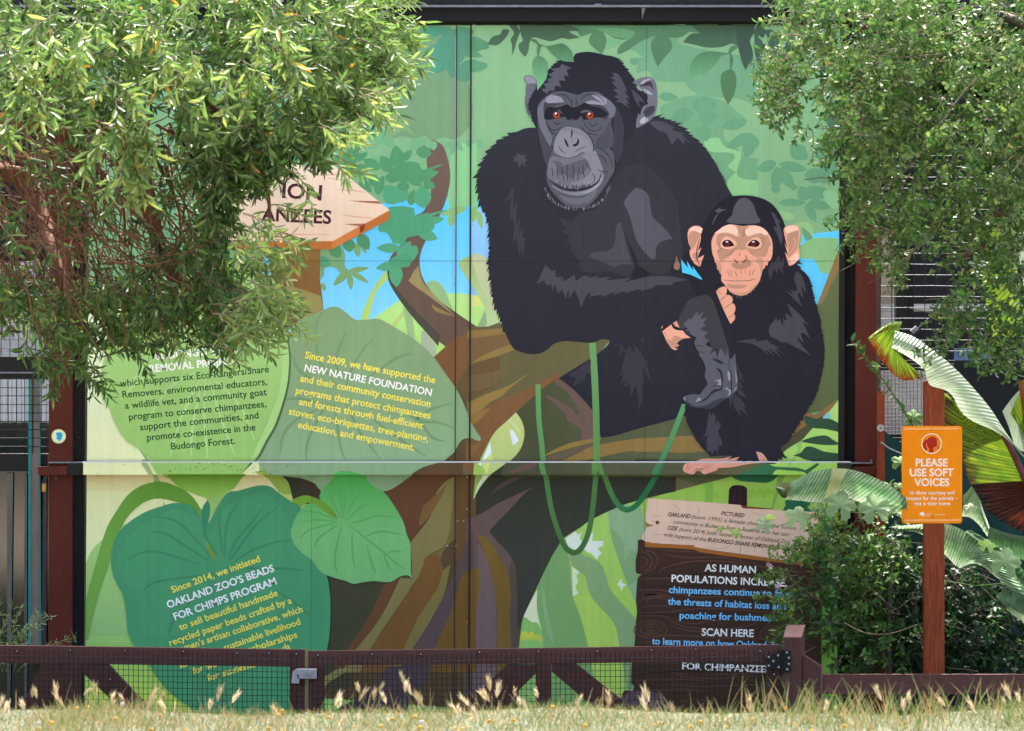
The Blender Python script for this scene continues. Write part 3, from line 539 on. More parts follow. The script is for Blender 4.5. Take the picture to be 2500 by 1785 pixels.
A.shape('@A 720,345! 800,380! 760,395 775,440! 735,440 750,480! 700,480 715,530! 670,520 660,560! 620,560 600,585! 560,545! 600,540! 575,505! 620,490! 600,470! 645,450! 610,430! 665,405! 630,385! 700,375!', hi, 22)
A.shape('@A 1115,415! 1170,430 1210,500 1240,565! 1220,560 1255,620! 1230,620 1260,670! 1230,655 1250,695! 1200,660 1140,640! 1175,630! 1135,600! 1170,590! 1125,550! 1160,540! 1115,490! 1150,480! 1105,450! 1140,445!', '#4c4b55', 22)
A.shape('@A f10 1140,680 1200,800 1210,920 f0 1190,1080! 1160,1140! 1120,1040 1130,900', '#3b3b45', 22)
A.shape('@A 525,700 545,650 600,600 650,570 730,563 800,580 850,590 900,570 1000,568 1060,605 1130,665 1142,720 1110,800 1120,870 1130,960 1100,1010 1130,1060 1137,1180 1110,1240 1060,1320 1000,1400 940,1460 870,1490 790,1480 730,1450 670,1390 630,1340 600,1270 598,1180 615,1100 650,1000 600,920 550,840 530,770', '#54565f', 24)
A.shape('@A 530,770 550,840 600,920 645,1000 610,1120! 600,1160! 575,1090 545,960 528,850', '#45464f', 23.6)
A.shape('@A 1130,960 1110,870 1100,800 1060,880 1000,940 990,1010 1060,1020 1110,1010', '#484a53', 25)
lc = '#6a6b76'
A.shape('@A 528,720 560,650 590,630 575,700 580,770 600,850 640,930 630,1000 580,920 540,830', lc, 25); A.shape('@A 1000,600 1070,615 1140,680 1142,740 1120,770 1085,765 1075,700 1030,650', lc, 25)
A.shape('@A 575,680 600,640 660,660 750,655! 660,680 600,720 580,790!', '#3f4049', 25.5); A.shape('@A 900,655! 960,660 1040,680 1095,740 1060,800! 1050,740 1000,700', '#3f4049', 25.5)
A.shape('@A 590,625 640,590 710,610 737,650! 650,655 605,655', '#8c8b97', 26); A.shape('@A 910,648 960,635 1030,655 1060,672 1000,668 930,662', '#8c8b97', 26); A.shape('@A 955,590 1010,590 1075,630 1060,665 1000,630', '#8c8b97', 26)
A.shape('@A 583,740 610,690 690,690 760,665 800,690 850,680 900,655 960,680 1030,700 1090,745! 1050,775! 990,770 900,790 870,760 840,790 800,780 765,790 740,765 640,785 590,785', '#22232b', 27)
A.shape('@A 870,725 920,710 985,740! 930,725 880,735', '#5a5c66', 27.4); A.shape('@A 690,700 730,740! 700,730', '#54565f', 27.4)
for x, y in ((678, 752), (943, 755)):
    A.circle('A', x, y, 30, '#6a2c1e', 28); A.circle('A', x, y, 24, '#984628', 28.3); A.circle('A', x + 1, y - 5, 13, '#30141a', 28.6); A.circle('A', x - 6, y - 13, 9, '#ded2d6', 28.9)
A.shape('@A 715,865 760,845 800,850 850,860 920,900 960,950 970,1020 940,1062 880,1045 830,1075 760,1090 700,1070 660,1040 660,975 685,905', '#84828d', 28)
A.shape('@A 720,870 760,850 850,862 920,905 960,960 965,1010 900,930 800,890', '#7b7984', 28.3)
wk = '#26272f'
A.shape('@A 738,930! 760,960 775,1000 765,1003 745,970', wk, 29); A.shape('@A 848,932! 858,965 840,995 815,1000 808,985 835,972', wk, 29); A.shape('@A 800,855! 806,890 792,948! 793,900', wk, 29)
A.line('@A 690,990 715,1030 750,1055', 6, '#3a3a44', 29); A.line('@A 915,1000 860,1020 815,1050', 6, '#3a3a44', 29)
A.line('@A 700,880 650,950 620,1060 605,1160 598,1270', 8, '#3e3f48', 27); A.line('@A 870,850 940,920 970,990 965,1040', 8, '#2c2c35', 29)
A.shape('@A 640,1080 700,1085 760,1097 830,1085 890,1055 960,1050 1000,1100 1040,1180 1047,1230 1010,1285 900,1312 760,1312 660,1285 608,1235 608,1150', '#6c6d78', 26)
A.shape('@A 885,1070 980,1035 1015,1100 1047,1190 1030,1250 980,1285 860,1308 775,1300! 900,1250 950,1190 930,1120', '#7f7e8a', 28)
A.shape('@A 640,1110! 720,1130 700,1160! 800,1130 900,1100 930,1140 900,1200 860,1230 840,1200 800,1260 740,1220 700,1230 680,1160', '#585a64', 27.5)
A.line('@A 618,1262 700,1320 800,1345 900,1335 1000,1290 1036,1205', 15, '#22232b', 30)
A.shape('@A 640,1305 720,1348 820,1362 920,1345 1000,1300 1045,1205! 1052,1240 1020,1310 940,1370 850,1390 740,1372 665,1335', '#7d7d89', 29); A.shape('@A 870,1365 960,1330 1040,1240 1010,1310 930,1365', '#94939f', 29.5)
A.shape('@A 700,1385 800,1410 900,1400 1000,1340 960,1420 860,1460 760,1440', '#666872', 26)
for st in ('690,1150 683,1200 692,1260', '718,1150 728,1220 742,1285', '765,1140 760,1210 770,1285', '808,1135 815,1200 812,1275', '858,1165 846,1220 852,1285', '890,1145 888,1200 902,1250', '915,1130 930,1160 952,1195', '600,790 615,850 655,900 705,880', '615,830 640,870 690,865 720,845', '650,800 680,825 720,805', '890,790 920,850 975,880 1025,860 1036,830', '930,800 960,840 990,825 1000,800', '870,840 920,890 1020,915', '650,600 740,590 800,650', '800,625 796,660 800,692', '840,625 838,650 846,682', '860,640 920,590 1010,600 1065,660', '640,1170 650,1210 645,1240', '980,1000 1060,1040 1110,1110 1120,1180', '990,1060 1050,1090 1080,1150', '780,770 800,790 830,785 860,772', '960,1210 980,1240 975,1280', '1000,1180 1040,1200 1090,1200'):
    A.line('@A ' + st, 6, wk, 30.5)
r_ = random.Random(3)
for i in range(70):
    u = r_.random(); aa = math.pi * (.05 + .9 * u); x = 840 + 240 * math.cos(aa) * (1.02 + .06 * r_.random()); y = 1250 + 235 * math.sin(aa) ** .8 * (.97 + .06 * r_.random())
    A.line('@A %.0f,%.0f %.0f,%.0f' % (x, y, x + 12 * math.cos(aa) + r_.uniform(-6, 6), y + 22), 3, '#8b8d98', 31)
for i in range(36):
    x = r_.uniform(660, 980); y = 1285 + 45 * math.sin((x - 660) / 320 * math.pi) - r_.uniform(0, 40)
    A.line('@A %.0f,%.0f %.0f,%.0f' % (x, y, x + r_.uniform(-8, 8), y + 22), 3, '#b3b4bd' if i % 2 else wk, 31)
A.build()

# ---- young chimpanzee
yo = Art('printed_young_chimpanzee', mural)
yb = paint('#24242e', '#292832', (1800, 500), (1800, 1080))
yo.shape('@C 1085,135 1160,125 1240,124 1330,135 1430,165 1520,220 1590,300 1640,390 1665,460 1690,580 1700,690 1700,800 1710,905! 1800,850! 1840,835! 1825,860 1870,892! 1800,885 1845,925! 1840,940! f36 1920,1020 1960,1150 1990,1280 2030,1420 f26 2060,1540 @D 1835,60 1860,180 1875,330 1860,480 1840,570 f40 1800,720 1730,850 1640,1000 1560,1130 1500,1220 1440,1270 f0 1500,1380! 1455,1360! 1460,1395! 1410,1370! 1415,1410! 1370,1380! 1360,1410! 1330,1390! 1300,1400! 1150,1400! 1060,1408! 1075,1385! 1030,1395! 1000,1365! 920,1385! 960,1350! 850,1350 750,1358! f26 700,1300 640,1230 590,1150 540,1060 510,980 f0 500,850! @D 700,700 650,300 600,100! @C 700,1250! 600,1060! 530,990! 510,835! 590,760! 700,600 740,490 800,380 880,260 980,165', yb, 32)
yo.shape('@C 512,835! 525,980! 620,1005 748,1065! 735,1035! 705,1000! 640,910! 645,960! 577,850! 590,930!', '#4cc4f8', 33, lin=True)
yo.shape('@C 458,795! 480,850 500,895 490,940 460,952 430,922 448,860', '#94705f', 33)
sk, sh_, lt = '#e6a58e', '#bc8f77', '#f4c8b3'
yo.shape('@C 585,560 600,500 650,465 710,465 752,492! 735,540 730,620! 700,740! 740,700! 690,830! 770,785! 745,850 725,917! 660,880 615,800 608,745 620,710 595,650', sk, 34)
yo.shape('@C 597,570 640,520 735,552! 700,620 640,720 620,710 603,640', sh_, 34.4); yo.shape('@C 605,520 660,470 752,492! 738,545! 660,515', lt, 34.4); yo.shape('@C 640,775 690,755 715,760! 690,850! 650,820', sh_, 34.4)
yo.line('@C 720,600 690,720 690,830 720,910', 12, '#24242e', 34.8)
yo.shape('@C 1655,490 1720,455 1780,453 1822,490 1836,560 1815,680 1832,760 1822,830 1760,892 1710,905! 1665,755! 1700,790! 1660,645! 1695,710! 1660,570!', sk, 34)
yo.shape('@C 1690,560 1822,515! 1815,600 1805,680 1780,740 1700,820! 1705,700', sh_, 34.4); yo.shape('@C 1670,490 1720,460 1780,458 1815,500 1690,550!', lt, 34.4); yo.line('@C 1745,590 1780,620 1770,690 1720,780', 12, sk, 34.8); yo.shape('@C 1720,830 1800,760 1815,830 1750,880', lt, 34.6)
hc = '#55535e'
yo.shape('@C f17 1210,150 1280,185 1325,260 1350,340 1385,420 f8 1210,440 f17 1025,420 1080,340 1100,260 1140,190', hc, 34, seg=3)
yo.shape('@C 885,300! 960,250! 950,275 1020,282! 940,315 910,360 848,465! 880,380 925,318!', hc, 34)
yo.shape('@C 1505,300! 1580,345! 1555,345 1625,430! 1600,430 1640,570 1622,680! 1580,560 1530,470! 1580,480! 1540,380!', '#4a4852', 34)
yo.shape('@C 1475,960! 1530,845! 1545,880! 1600,785! 1615,860! 1655,820! 1650,930! 1620,900! 1655,990! 1590,930! 1580,1000! 1545,930! 1505,1070!', '#3f3d47', 34)
yo.shape('@C 1790,965! 1850,1010 1890,1130 1895,1215! 1850,1130 1875,1275! 1810,1200 1830,1300! 1870,1370! 1780,1290 1690,1190! 1760,1220 1715,1170! 1800,1180 1765,1050!', '#45434d', 34)
yo.shape('@C 1690,1320! 1780,1400 1850,1470 1945,1590! 1870,1530 1900,1660! 1700,1640 1490,1640! 1500,1570 1575,1485! 1565,1560 1612,1485! 1640,1570 1648,1485! 1705,1560! 1665,1430! 1750,1480!', '#4a4852', 34)
yo.shape('@D 1325,115! 1370,40 1400,-20! 1440,80! 1430,0! 1480,130! 1520,75! 1500,0 1640,0! 1680,60 1735,195! 1640,110 1675,240! 1610,175 1640,240 1750,362! 1620,290 1490,222 1490,240! 1430,215 1380,165! 1415,205! 1340,165!', '#4a4852', 34.4)
yo.shape('@D 1000,220! 1080,205 1205,188! 1200,215 1310,203! 1350,240 1465,292! 1400,282 1495,362! 1390,300 1445,372! 1330,290 1380,362! 1290,300 1335,370! 1260,300 1200,260 1130,235', '#45434d', 34)
yo.shape('@D 740,900! 755,960 770,920! 800,965! 795,1040! 820,1000! 850,1060 825,1110 860,1200 862,1260! 835,1250 818,1335! 795,1290 768,1345! 740,1300 710,1320! 720,1220 700,1255! 715,1150 650,1202! 700,1120 720,1000!', '#45434d', 34)
yo.shape('@D 930,775! 990,740! 1060,800 1112,885! 1075,870 1135,975! 1040,890 1052,965! 990,880 960,810 948,885!', '#3f3d47', 34); yo.shape('@D 1008,440! 1035,480! 1030,500 1085,572! 1050,560 1092,622! 1035,600 1080,692! 1035,670 1112,768! 1020,730 1030,560', '#3f3d47', 34)
yo.shape('@C 850,640 880,560 930,510 980,470 1050,447 1110,452 1200,465 1310,455 1380,470 1440,505 1500,575 1527,660 1527,770 1515,820! 1500,850! 1480,860! 1470,910! 1450,895! 1440,935! 1420,950 1400,1020 1380,1080 1330,1150 1260,1210 1190,1237 1110,1224 1050,1182 1000,1120 960,1070 962,1010! 940,985! 935,960 910,940! 915,880! 890,870! 880,820! 858,760', sk, 35)
yo.shape('@C 905,620 925,560 1010,540 1080,560 1140,580 1155,530 1120,470 1200,466 1260,476 1225,530 1260,580 1330,560 1400,545 1480,590 1515,680! 1490,690 1470,760 1430,810 1300,770 1250,720 1200,735 1130,730 1050,800 960,850 930,810 915,740 945,700 910,670', sh_, 36)
yo.shape('@C 885,545 960,490 1050,450 1120,475 1157,540 1140,580 1080,550 1000,535 920,545', lt, 37); yo.shape('@C 1222,525 1265,480 1350,462 1425,490 1480,545 1440,565 1400,545 1330,552 1255,578', lt, 37)
yo.shape('@C 950,660 990,590 1050,588 1120,640 1130,670 1100,705 1040,725 970,710', '#e6b098', 38); yo.shape('@C 1230,680 1290,610 1350,590 1400,625 1410,690 1350,720 1280,712', '#e6b098', 38)
for x, f in ((1030, 1), (1322, -1)):
    g = lambda u: x + f * u
    yo.shape('@C %d,655! %d,625 %d,618 %d,640 %d,683! %d,697 %d,690' % (g(-65), g(-35), g(10), g(45), g(76), g(0), g(-45)), '#24161c', 39)
    yo.circle('C', x - 6, 665, 28, '#6f2426', 39.3); yo.circle('C', x - 6, 660, 13, '#2a1016', 39.5); yo.circle('C', x - 8, 640, 15, '#c6c3da', 39.7, 11)
yo.shape('@C 1072,885 1120,865 1160,885 1195,870 1235,840 1220,790! 1250,820 1292,882 1240,930 1165,945 1095,925', '#b4886f', 38)
yo.shape('@C 1225,780! 1245,800 1240,850! 1225,840', '#b4886f', 38.2)
yo.line('@C 1098,825 1120,858 1155,878', 10, '#33191f', 39); yo.line('@C 1185,872 1212,858 1230,828', 10, '#33191f', 39)
yo.shape('@C 900,880! 940,870 965,920 955,1000! 925,950', '#c69880', 37); yo.shape('@C 1340,840 1420,830 1425,940! 1395,1000! 1380,900', '#c69880', 37)
yo.line('@C 980,1063 1100,1075 1250,1072 1348,1048', 8, '#74483e', 39)
yo.shape('@C 1015,1103! 1120,1118 1230,1118 1215,1148 1100,1158 1035,1140', '#c08e79', 38); yo.line('@C 1100,1082 1160,1086 1230,1082', 8, '#f2c0aa', 38.5)
yo.shape('@C 1040,1180 1150,1205 1260,1185 1345,1105 1330,1150 1260,1213 1190,1238 1110,1225', '#cd9b84', 38)
for st in ('1000,803 1060,765 1112,708', '1240,715 1300,775 1405,826', '905,742 935,742 965,752', '940,640 930,690 970,720 1050,735', '1400,600 1425,660 1400,710 1340,735', '1200,490 1200,550 1205,600', '1220,500 1215,550 1240,580', '1150,500 1152,540 1130,570', '1160,755 1165,790 1160,800', '1030,950 1040,1000 1090,1030', '1060,950 1075,1000', '1100,960 1130,1010 1128,1025', '1185,950 1180,985 1190,1000', '1225,950 1220,990', '1280,945 1270,1000 1280,1025', '1340,935 1310,980 1300,1010', '1440,600 1430,610 1400,590', '1010,1170 990,1100'):
    yo.line('@C ' + st, 6, '#7d5447', 39)
for st in ('1090,1235 1085,1255', '1130,1240 1140,1265', '1165,1245 1175,1270', '1240,1225 1248,1245', '1290,1190 1285,1220', '1320,1160 1330,1180', '1380,1060 1390,1080'):
    yo.line('@C ' + st, 3, '#c79079', 39)
yo.shape('@C 900,1192! 940,1152 1000,1137 1022,1165 1010,1232! 1050,1232 1086,1275 1072,1328! 1100,1330 1117,1380 1098,1440! 1112,1465 1105,1505 1060,1552! 1000,1430 940,1290', '#e3a48c', 44)
yo.line('@C 945,1292 975,1270 1010,1232', 10, '#a06e5c', 44.5); yo.line('@C 988,1390 1030,1350 1072,1328', 9, '#a06e5c', 44.5); yo.line('@C 1035,1482 1070,1465 1098,1440', 8, '#a06e5c', 44.5); yo.line('@C 905,1195 930,1190 970,1240', 6, '#b98470', 44.4); yo.line('@C 1085,1405 1080,1430', 4, '#b98470', 44.5)
yo.shape('@D 270,118! 360,50! 380,80! 480,115! 500,145 552,182! 470,193 410,240! 435,262! 385,285! 425,290! 400,306! 355,280 315,215', '#e9ab92', 41); yo.shape('@D 375,40! 412,12! 442,82! 400,70!', '#d79b84', 41)
yo.shape('@D 300,190 345,205 375,195 385,160 470,185! 410,235! 440,258! 385,285! 350,270', '#c18f78', 41.4); yo.line('@D 365,40 385,80 440,100 530,92', 18, '#1f1f28', 41.6); yo.shape('@D 255,90! 278,55! 272,85!', '#d79b84', 41.4); yo.line('@D 278,112 305,150 320,185', 4, '#8a5f50', 41.6)
yo.shape('@D 490,1480 500,1440 530,1418 590,1415! 640,1388 720,1378 850,1380 962,1355! 915,1388! 1037,1362! 1000,1395! 1050,1412! 1130,1400! 1220,1412 1330,1412! 1140,1430 980,1460 830,1470! 825,1490 740,1520 700,1530 668,1505 690,1470! 610,1480! 615,1510 580,1532 540,1522! 500,1505', '#df9f89', 41)
yo.line('@D 545,1420 530,1470 500,1500', 6, '#b27c69', 41.5); yo.line('@D 600,1450 550,1470 535,1515', 6, '#b27c69', 41.5); yo.line('@D 760,1455 700,1470 672,1500', 6, '#b27c69', 41.5); yo.line('@D 610,1440 700,1450 830,1425', 5, '#c98d78', 41.5); yo.shape('@D 560,1530! 620,1470! 690,1480! 670,1500! 610,1500!', '#b98571', 41.6, lin=True)
yo.shape('@D 1200,1308! 1265,1330 1325,1412! 1235,1412!', '#d79c86', 41)
yo.build()

# ---- printed signs and big text leaves
ar = Art('printed_arrow_sign', mural)
ar.shape('@N 150,900! 720,900! 715,1180! 750,1460! 560,1520! 330,1700! 250,1700! 300,1000!', paint('#8d6a3c', '#7a5636', (720, 620), (720, 800)), 8)
ar.shape('@N 370,1290 430,1240 560,1270 720,1325! 752,1460! 600,1530! 440,1380 380,1340', '#98905a', 8.6); ar.shape('@N 560,1050! 690,1190! 720,1240! 715,1330! 560,1270 430,1240 400,1180', '#876339', 8.5)
ar.line('@N 385,1185 450,1192 525,1188', 14, '#a88a68', 9)
ar.shape('@N -300,170! 630,190! 840,195! 1320,580! 1110,695! 825,850! 130,845! -300,850!', paint('#f2dcc6', '#eacdb4', (850, 400), (850, 590)), 19, lin=True)
ar.shape('@N 825,850! 1110,695! 1320,580! 1318,660! 818,920! -300,918! -300,850!', '#bd7239', 19, lin=True); ar.shape('@N 825,850! 1060,718! 1060,785! 818,920!', '#cf8146', 19.4, lin=True)
ar.shape('@N 950,497! 1220,503! 1255,526! 1110,515!', '#a8604a', 19.6, lin=True); ar.shape('@N 920,700! 1070,697! 1110,695! 1060,722!', '#b06a50', 19.6, lin=True); ar.shape('@N 1060,722! 1110,697! 1095,755! 1058,778!', '#8a3f22', 19.7, lin=True)
for st in ('640,270 800,275 920,262', '780,300 900,320 1000,330', '850,400 1000,410 1120,430', '900,620 1050,640 1200,650', '300,780 500,790 800,790'): ar.line('@N ' + st, 9, '#dda78c', 19.5)
ar.text('@N 385,470 727,494', 'ION', 125, '#4a2530', 21, .02); ar.text('@N 205,668 812,698', 'ANZEES', 112, '#4a2530', 21, .02)
ar.build()

def veins(A, reg, lst, m, lay, wd):
    for st in lst: A.line('@%s %s' % (reg, st), wd, m, lay)
L2 = Art('printed_grey_green_leaf', mural)
o2 = '@G 330,360 380,290 460,210 560,180 650,140 720,112 790,120 860,170 940,230 1040,230 1150,222 1250,270 1350,330 1480,410 1600,510 1690,610 1780,740 1860,850 1920,960 1970,1080 2010,1190 2060,1270 2100,1330 2080,1352 2000,1325 1930,1340 1890,1390 1850,1460 1790,1510 1740,1545 @I 1350,135 1240,205 1120,290 1040,322 900,330 560,320 480,260 380,222 250,205 150,190 60,100 @G 40,1480 100,1380 160,1280 220,1150 270,950 290,700'
L2.shape(o2.replace('@G 330,360', '@G 336,372'), '#33402c', 18.4)
L2.shape(o2, paint('#83a176', '#8aab84', (900, 760), (900, 1180)), 19)
L2.shape('@G 250,1530! 330,1200 480,900 700,600 1000,500 1300,600 1560,760 1750,1000 1850,1300 1800,1480 1500,1530!', paint('#86a679', '#8db087', (900, 900), (900, 1140)), 19.3)
veins(L2, 'G', ('640,150 580,260 575,420 620,640 780,850', '850,350 800,460 760,620 800,800', '1110,400 1000,520 900,700 840,860', '1480,540 1330,580 1180,680 1000,800', '1830,1000 1700,1040 1600,1080 1480,1180', '1850,1230 1700,1180 1560,1170 1400,1100', '240,1480 270,1300 400,1150 600,1060', '480,1540 500,1350 620,1100 680,1000', '850,1540 800,1400 770,1200 740,1000', '1190,1540 1000,1300 920,1150 820,960', '1780,1360 1650,1320 1560,1200 1500,1120', '340,540 420,700 560,800', '280,970 420,960 600,1000', '1600,1500 1300,1300 1100,1150'), '#779a6d', 19.8, 26)
yl, wh = '#f8ea60', '#f8f9f4'
for p_, tx, m_, b_ in (('470,585 1675,820', 'Since 2009, we have supported the', yl, .014), ('465,705 1640,935', 'NEW NATURE FOUNDATION', wh, .02), ('425,800 1630,1040', 'and their community conservation', yl, .014), ('385,912 1632,1147', 'programs that protect chimpanzees', yl, .014), ('413,1015 1562,1242', 'and forests through fuel-efficient', yl, .014), ('320,1105 1610,1364', 'stoves, eco-briquettes, tree-planting,', yl, .014), ('405,1230 1482,1442', 'education, and empowerment.', yl, .014)):
    L2.text('@G ' + p_, tx, 64, m_, 22, b_)
L2.build()
L1 = Art('printed_light_green_leaf', mural)
o1 = '@F 300,300 420,60 700,-250 1100,-420 @N 0,1085 150,1110 300,1200 380,1330 386,1450 360,1560 @F 1960,100 1990,300 1982,560 1930,780 1860,980 1780,1120 1700,1270 @H 1570,110 1500,190 1420,270! 1340,390 1250,525! 1245,420 1230,330! 1150,285 1050,265 960,210 900,150 @F 860,1470 800,1420 740,1330 680,1270 590,1190 510,1140 440,1060 380,950 330,830 260,720 240,560'
L1.shape(o1.replace('@F 300,300', '@F 312,330').replace('1990,300 1982,560 1930,780 1860,980 1780,1120 1700,1270', '2008,310 2000,575 1948,795 1878,995 1798,1135 1718,1285'), '#4f6b46', 20.6)
L1.shape(o1, paint('#a2cd80', '#97c46d', (500, 800), (480, 1130)), 21)
L1.shape('@H 850,100! 1620,100! 1560,140 1480,240 1400,275 1340,310 1240,330! 1050,262 950,205', paint('#6f9f38', '#93c257', (500, 1158), (500, 1210)), 21.4)  # shadow of the rail painted on the leaf, fading downward
L1.shape('@F 1990,300 1982,560 1930,780 1860,980 1780,1120 1700,1270! 1640,1290! 1740,1080 1820,900 1890,700 1930,480 1930,300', '#a9d488', 21.4)
veins(L1, 'F', ('660,420 620,480 500,600', '1200,500 1000,900 890,1270', '1200,520 1100,1000 1090,1270', '1260,560 1360,900 1500,1280', '1300,560 1540,800 1680,1140', '1150,480 900,620 700,900', '1000,400 700,480 420,760', '1220,520 1210,900 1240,1290'), '#abd58b', 21.8, 24)
gk = '#1d4630'
for p_, tx, m_, b_, h_ in (('760,372 1550,302', 'BUDONGO SNARE', wh, .02, 66), ('705,490 1512,412', 'REMOVAL PROJECT', wh, .02, 66), ('430,622 1810,488', 'which supports six Eco-Rangers/Snare', gk, .006, 62), ('455,726 1792,604', 'Removers, environmental educators,', gk, .006, 62), ('478,828 1790,700', 'a wildlife vet, and a community goat', gk, .006, 62), ('515,932 1785,810', 'program to conserve chimpanzees,', gk, .006, 62), ('618,1027 1713,915', 'support the communities, and', gk, .006, 62), ('682,1122 1685,1026', 'promote co-existence in the', gk, .006, 62), ('905,1205 1495,1150', 'Budongo Forest.', gk, .006, 62)):
    L1.text('@F ' + p_, tx, h_, m_, 24, b_)
L1.build()
L3 = Art('printed_dark_green_leaf', mural)
L3.shape('@H 100,1640! 105,1350 130,1200 200,950 300,620 400,440 500,300 620,215 760,175 850,180 960,220 1050,270 1120,340 1190,450! 1180,540! 1120,450 1040,390 920,355 800,330 700,345 600,400 500,500 440,600 380,720 320,950 250,1150 180,1400 130,1640!', paint('#679a3c', '#74a94a', (430, 1170), (260, 1400)), 16)
o3 = '@H 1180,520 1130,430 1050,385 930,372 820,400 700,440 600,490 500,560 410,650 365,760 347,880 355,1000 400,1120 450,1210 480,1330 495,1470 @Q 500,330 520,400 580,520 700,660 780,780 880,900 990,990 1080,1060 1150,1280! 1400,1500! 2100,1500! @R 300,900 400,560 450,320 @I 600,1450 608,1250 600,1110 570,980 480,880 400,700 @H 2100,420 2010,360 1900,280 1830,225 1740,208 1640,225 1520,260 1430,275 1350,380 1280,500 1240,560'
L3.shape(o3.replace('@I 600,1450 608,1250 600,1110 570,980', '@I 607,1450 616,1250 610,1110 582,985').replace('@R 300,900 400,560 450,320', '@R 310,900 410,560 461,320'), '#2f3a28', 17)
L3.shape(o3, paint('#48946a', '#4f9c6a', (500, 1200), (500, 1560)), 18)
L3.shape('@H 1180,700! 1200,540! 1130,500 950,430 800,480 560,640 440,800 410,900 460,1080 600,1300 640,1592! 1900,1592! 2100,1300 2200,1100 2060,700 1900,400 1740,280 1560,330 1400,420 1280,640!', paint('#4d9a6c', '#52a06c', (500, 1250), (500, 1560)), 18.3)
veins(L3, 'H', ('1200,560 1230,700 1330,860', '740,500 950,540 1120,700 1280,880', '700,640 860,660 1050,780 1260,910', '490,900 640,830 800,830 1200,950', '640,1190 740,1110 900,1080 1200,1040', '1540,350 1440,500 1400,700 1400,880', '1750,420 1640,560 1500,730 1430,880', '1900,400 1700,560 1520,800 1440,900', '2030,720 1850,740 1640,820 1480,920', '2130,1000 1950,980 1700,980 1500,960', '1360,420 1350,600 1380,860', '880,1592 930,1450 1100,1280', '2190,1420 2050,1300 1900,1200'), '#438b60', 18.8, 22)
L3.shape('@H 1188,500 1195,410 1240,345! 1262,400 1255,500 1225,620 1195,600', '#3d8a66', 22.5)
L3.shape('@H 1222,703! 1260,770 1305,850 1320,903! 1280,875 1240,790', '#7f9c3c', 19.4)
for p_, tx, m_, b_, h_ in (('915,1205 1730,912', 'Since 2014, we initiated', yl, .014, 60), ('875,1347 1862,1002', "OAKLAND ZOO'S BEADS", wh, .02, 66), ('940,1457 1882,1122', 'FOR CHIMPS PROGRAM', wh, .02, 66), ('985,1552 1895,1227', 'to sell beautiful handmade', yl, .014, 60)):
    L3.text('@H ' + p_, tx, h_, m_, 23, b_)
for p_, tx in (('895,482 2025,82', 'recycled paper beads crafted by a'), ('925,560 2125,165', "women's artisan collaborative, which"), ('1090,635 2103,280', 'provides sustainable livelihood'), ('1620,545 2075,400', 'scholarships'), ('1110,742 1480,622', 'for women'), ('1245,807 1690,670', 'for students'), ('1940,530 2010,510', 'da'), ('985,690 1060,664', 'fa')):
    L3.text('@Q ' + p_, tx, 60, yl, 23, .014)
L3.build()
L4 = Art('printed_small_green_leaf', mural)
o4 = '@I 545,410 520,360 560,290 620,230 650,185 740,160 870,185 900,230 930,270 1000,310 1050,350 1100,420 1150,500 1190,580 1210,660 1240,740 1245,850 1245,950 1258,1018! 1220,990 1160,998 1110,1030 1060,1044 950,1035 860,1045 790,1057 730,1035 640,1010 560,980 510,940 460,870 380,810 320,740 293,660 310,580 350,500 400,440 450,418 520,430 600,480 670,545! 600,470'
L4.shape(o4.replace('1245,850 1245,950 1258,1018!', '1250,855 1251,955 1262,1026!').replace('1060,1044 950,1035 860,1045 790,1057', '1060,1056 950,1047 860,1057 790,1068'), '#3a4a30', 20)
L4.shape('@I 300,400 380,360 450,362 540,398 600,450 640,490 672,548! 600,510 540,470 480,425 420,415 370,440!', paint('#78a83c', '#6f9a38', (740, 1220), (820, 1260)), 21.5)
L4.shape(o4, paint('#51b156', '#78ba74', (850, 1160), (850, 1300)), 21)
veins(L4, 'I', ('580,310 640,440 700,540', '650,220 680,350 710,540', '730,200 720,380 715,540', '840,330 780,420 720,550', '950,400 840,460 730,560', '1110,525 960,520 850,560 740,580', '1190,670 1050,645 960,650 870,690', '1180,805 1100,800 1050,830', '1190,940 1100,870 1020,800 880,690 740,580', '970,985 930,880 890,740', '800,930 780,780 780,640', '665,980 640,880 660,740 700,590', '480,770 520,690 680,580', '365,700 440,630 660,570', '370,570 500,550 660,565', '370,480 500,490 660,555', '1090,960 1050,880 1030,810'), '#60ad62', 21.8, 17)
L4.build()

pk = Art('printed_wooden_sign', mural)
pk.shape('@K 1262,400! 1275,200! 1310,165 1375,157 1440,168 1475,200! 1470,440!', '#352428', 20); pk.line('@K 1320,370 1330,280 1345,190', 5, '#4d3a3c', 20.4); pk.line('@K 1400,370 1395,280 1380,190', 5, '#4d3a3c', 20.4)
wd = paint('#46332b', '#4a392d', (1600, 1320), (1700, 1700))
pk.shape('@K 260,770! 340,750! 2305,900! 2300,1700! @L 2290,1560! 60,1560! 90,1110 190,1080 222,1040 200,1000! 186,990 192,780 215,640 228,500 240,300 252,200 243,100 @K 240,1440 248,1290 258,1180! 306,1152! 262,1140! 240,1120 236,1000 258,880', wd, 19.5)
lineb = '#68483b'; lined = '#34281f'
for st in ('300,900 380,930 420,1000 380,1080 300,1110', '290,950 340,970 360,1010 330,1060 290,1075', '290,880 420,900 480,980 440,1080 320,1130', '250,1200 700,1190 1200,1230', '250,1330 500,1320 900,1400 1400,1380', '300,1400 420,1370 560,1400 600,1440', '500,880 900,900 1500,960 2200,1040', '520,920 800,960 1200,960 1500,1020', '480,1130 600,1060 900,1000 1300,1010 1500,1050', '1500,1010 1700,1080 2100,1120 2300,1100', '1300,1140 1460,1170 1600,1230', '290,1440 360,1380 480,1370 620,1400 680,1460', '340,1450 420,1410 520,1420', '2000,1240 2200,1280 2300,1270', '1950,1330 2150,1350 2300,1340'):
    pk.line('@K ' + st, 14, lineb, 20)
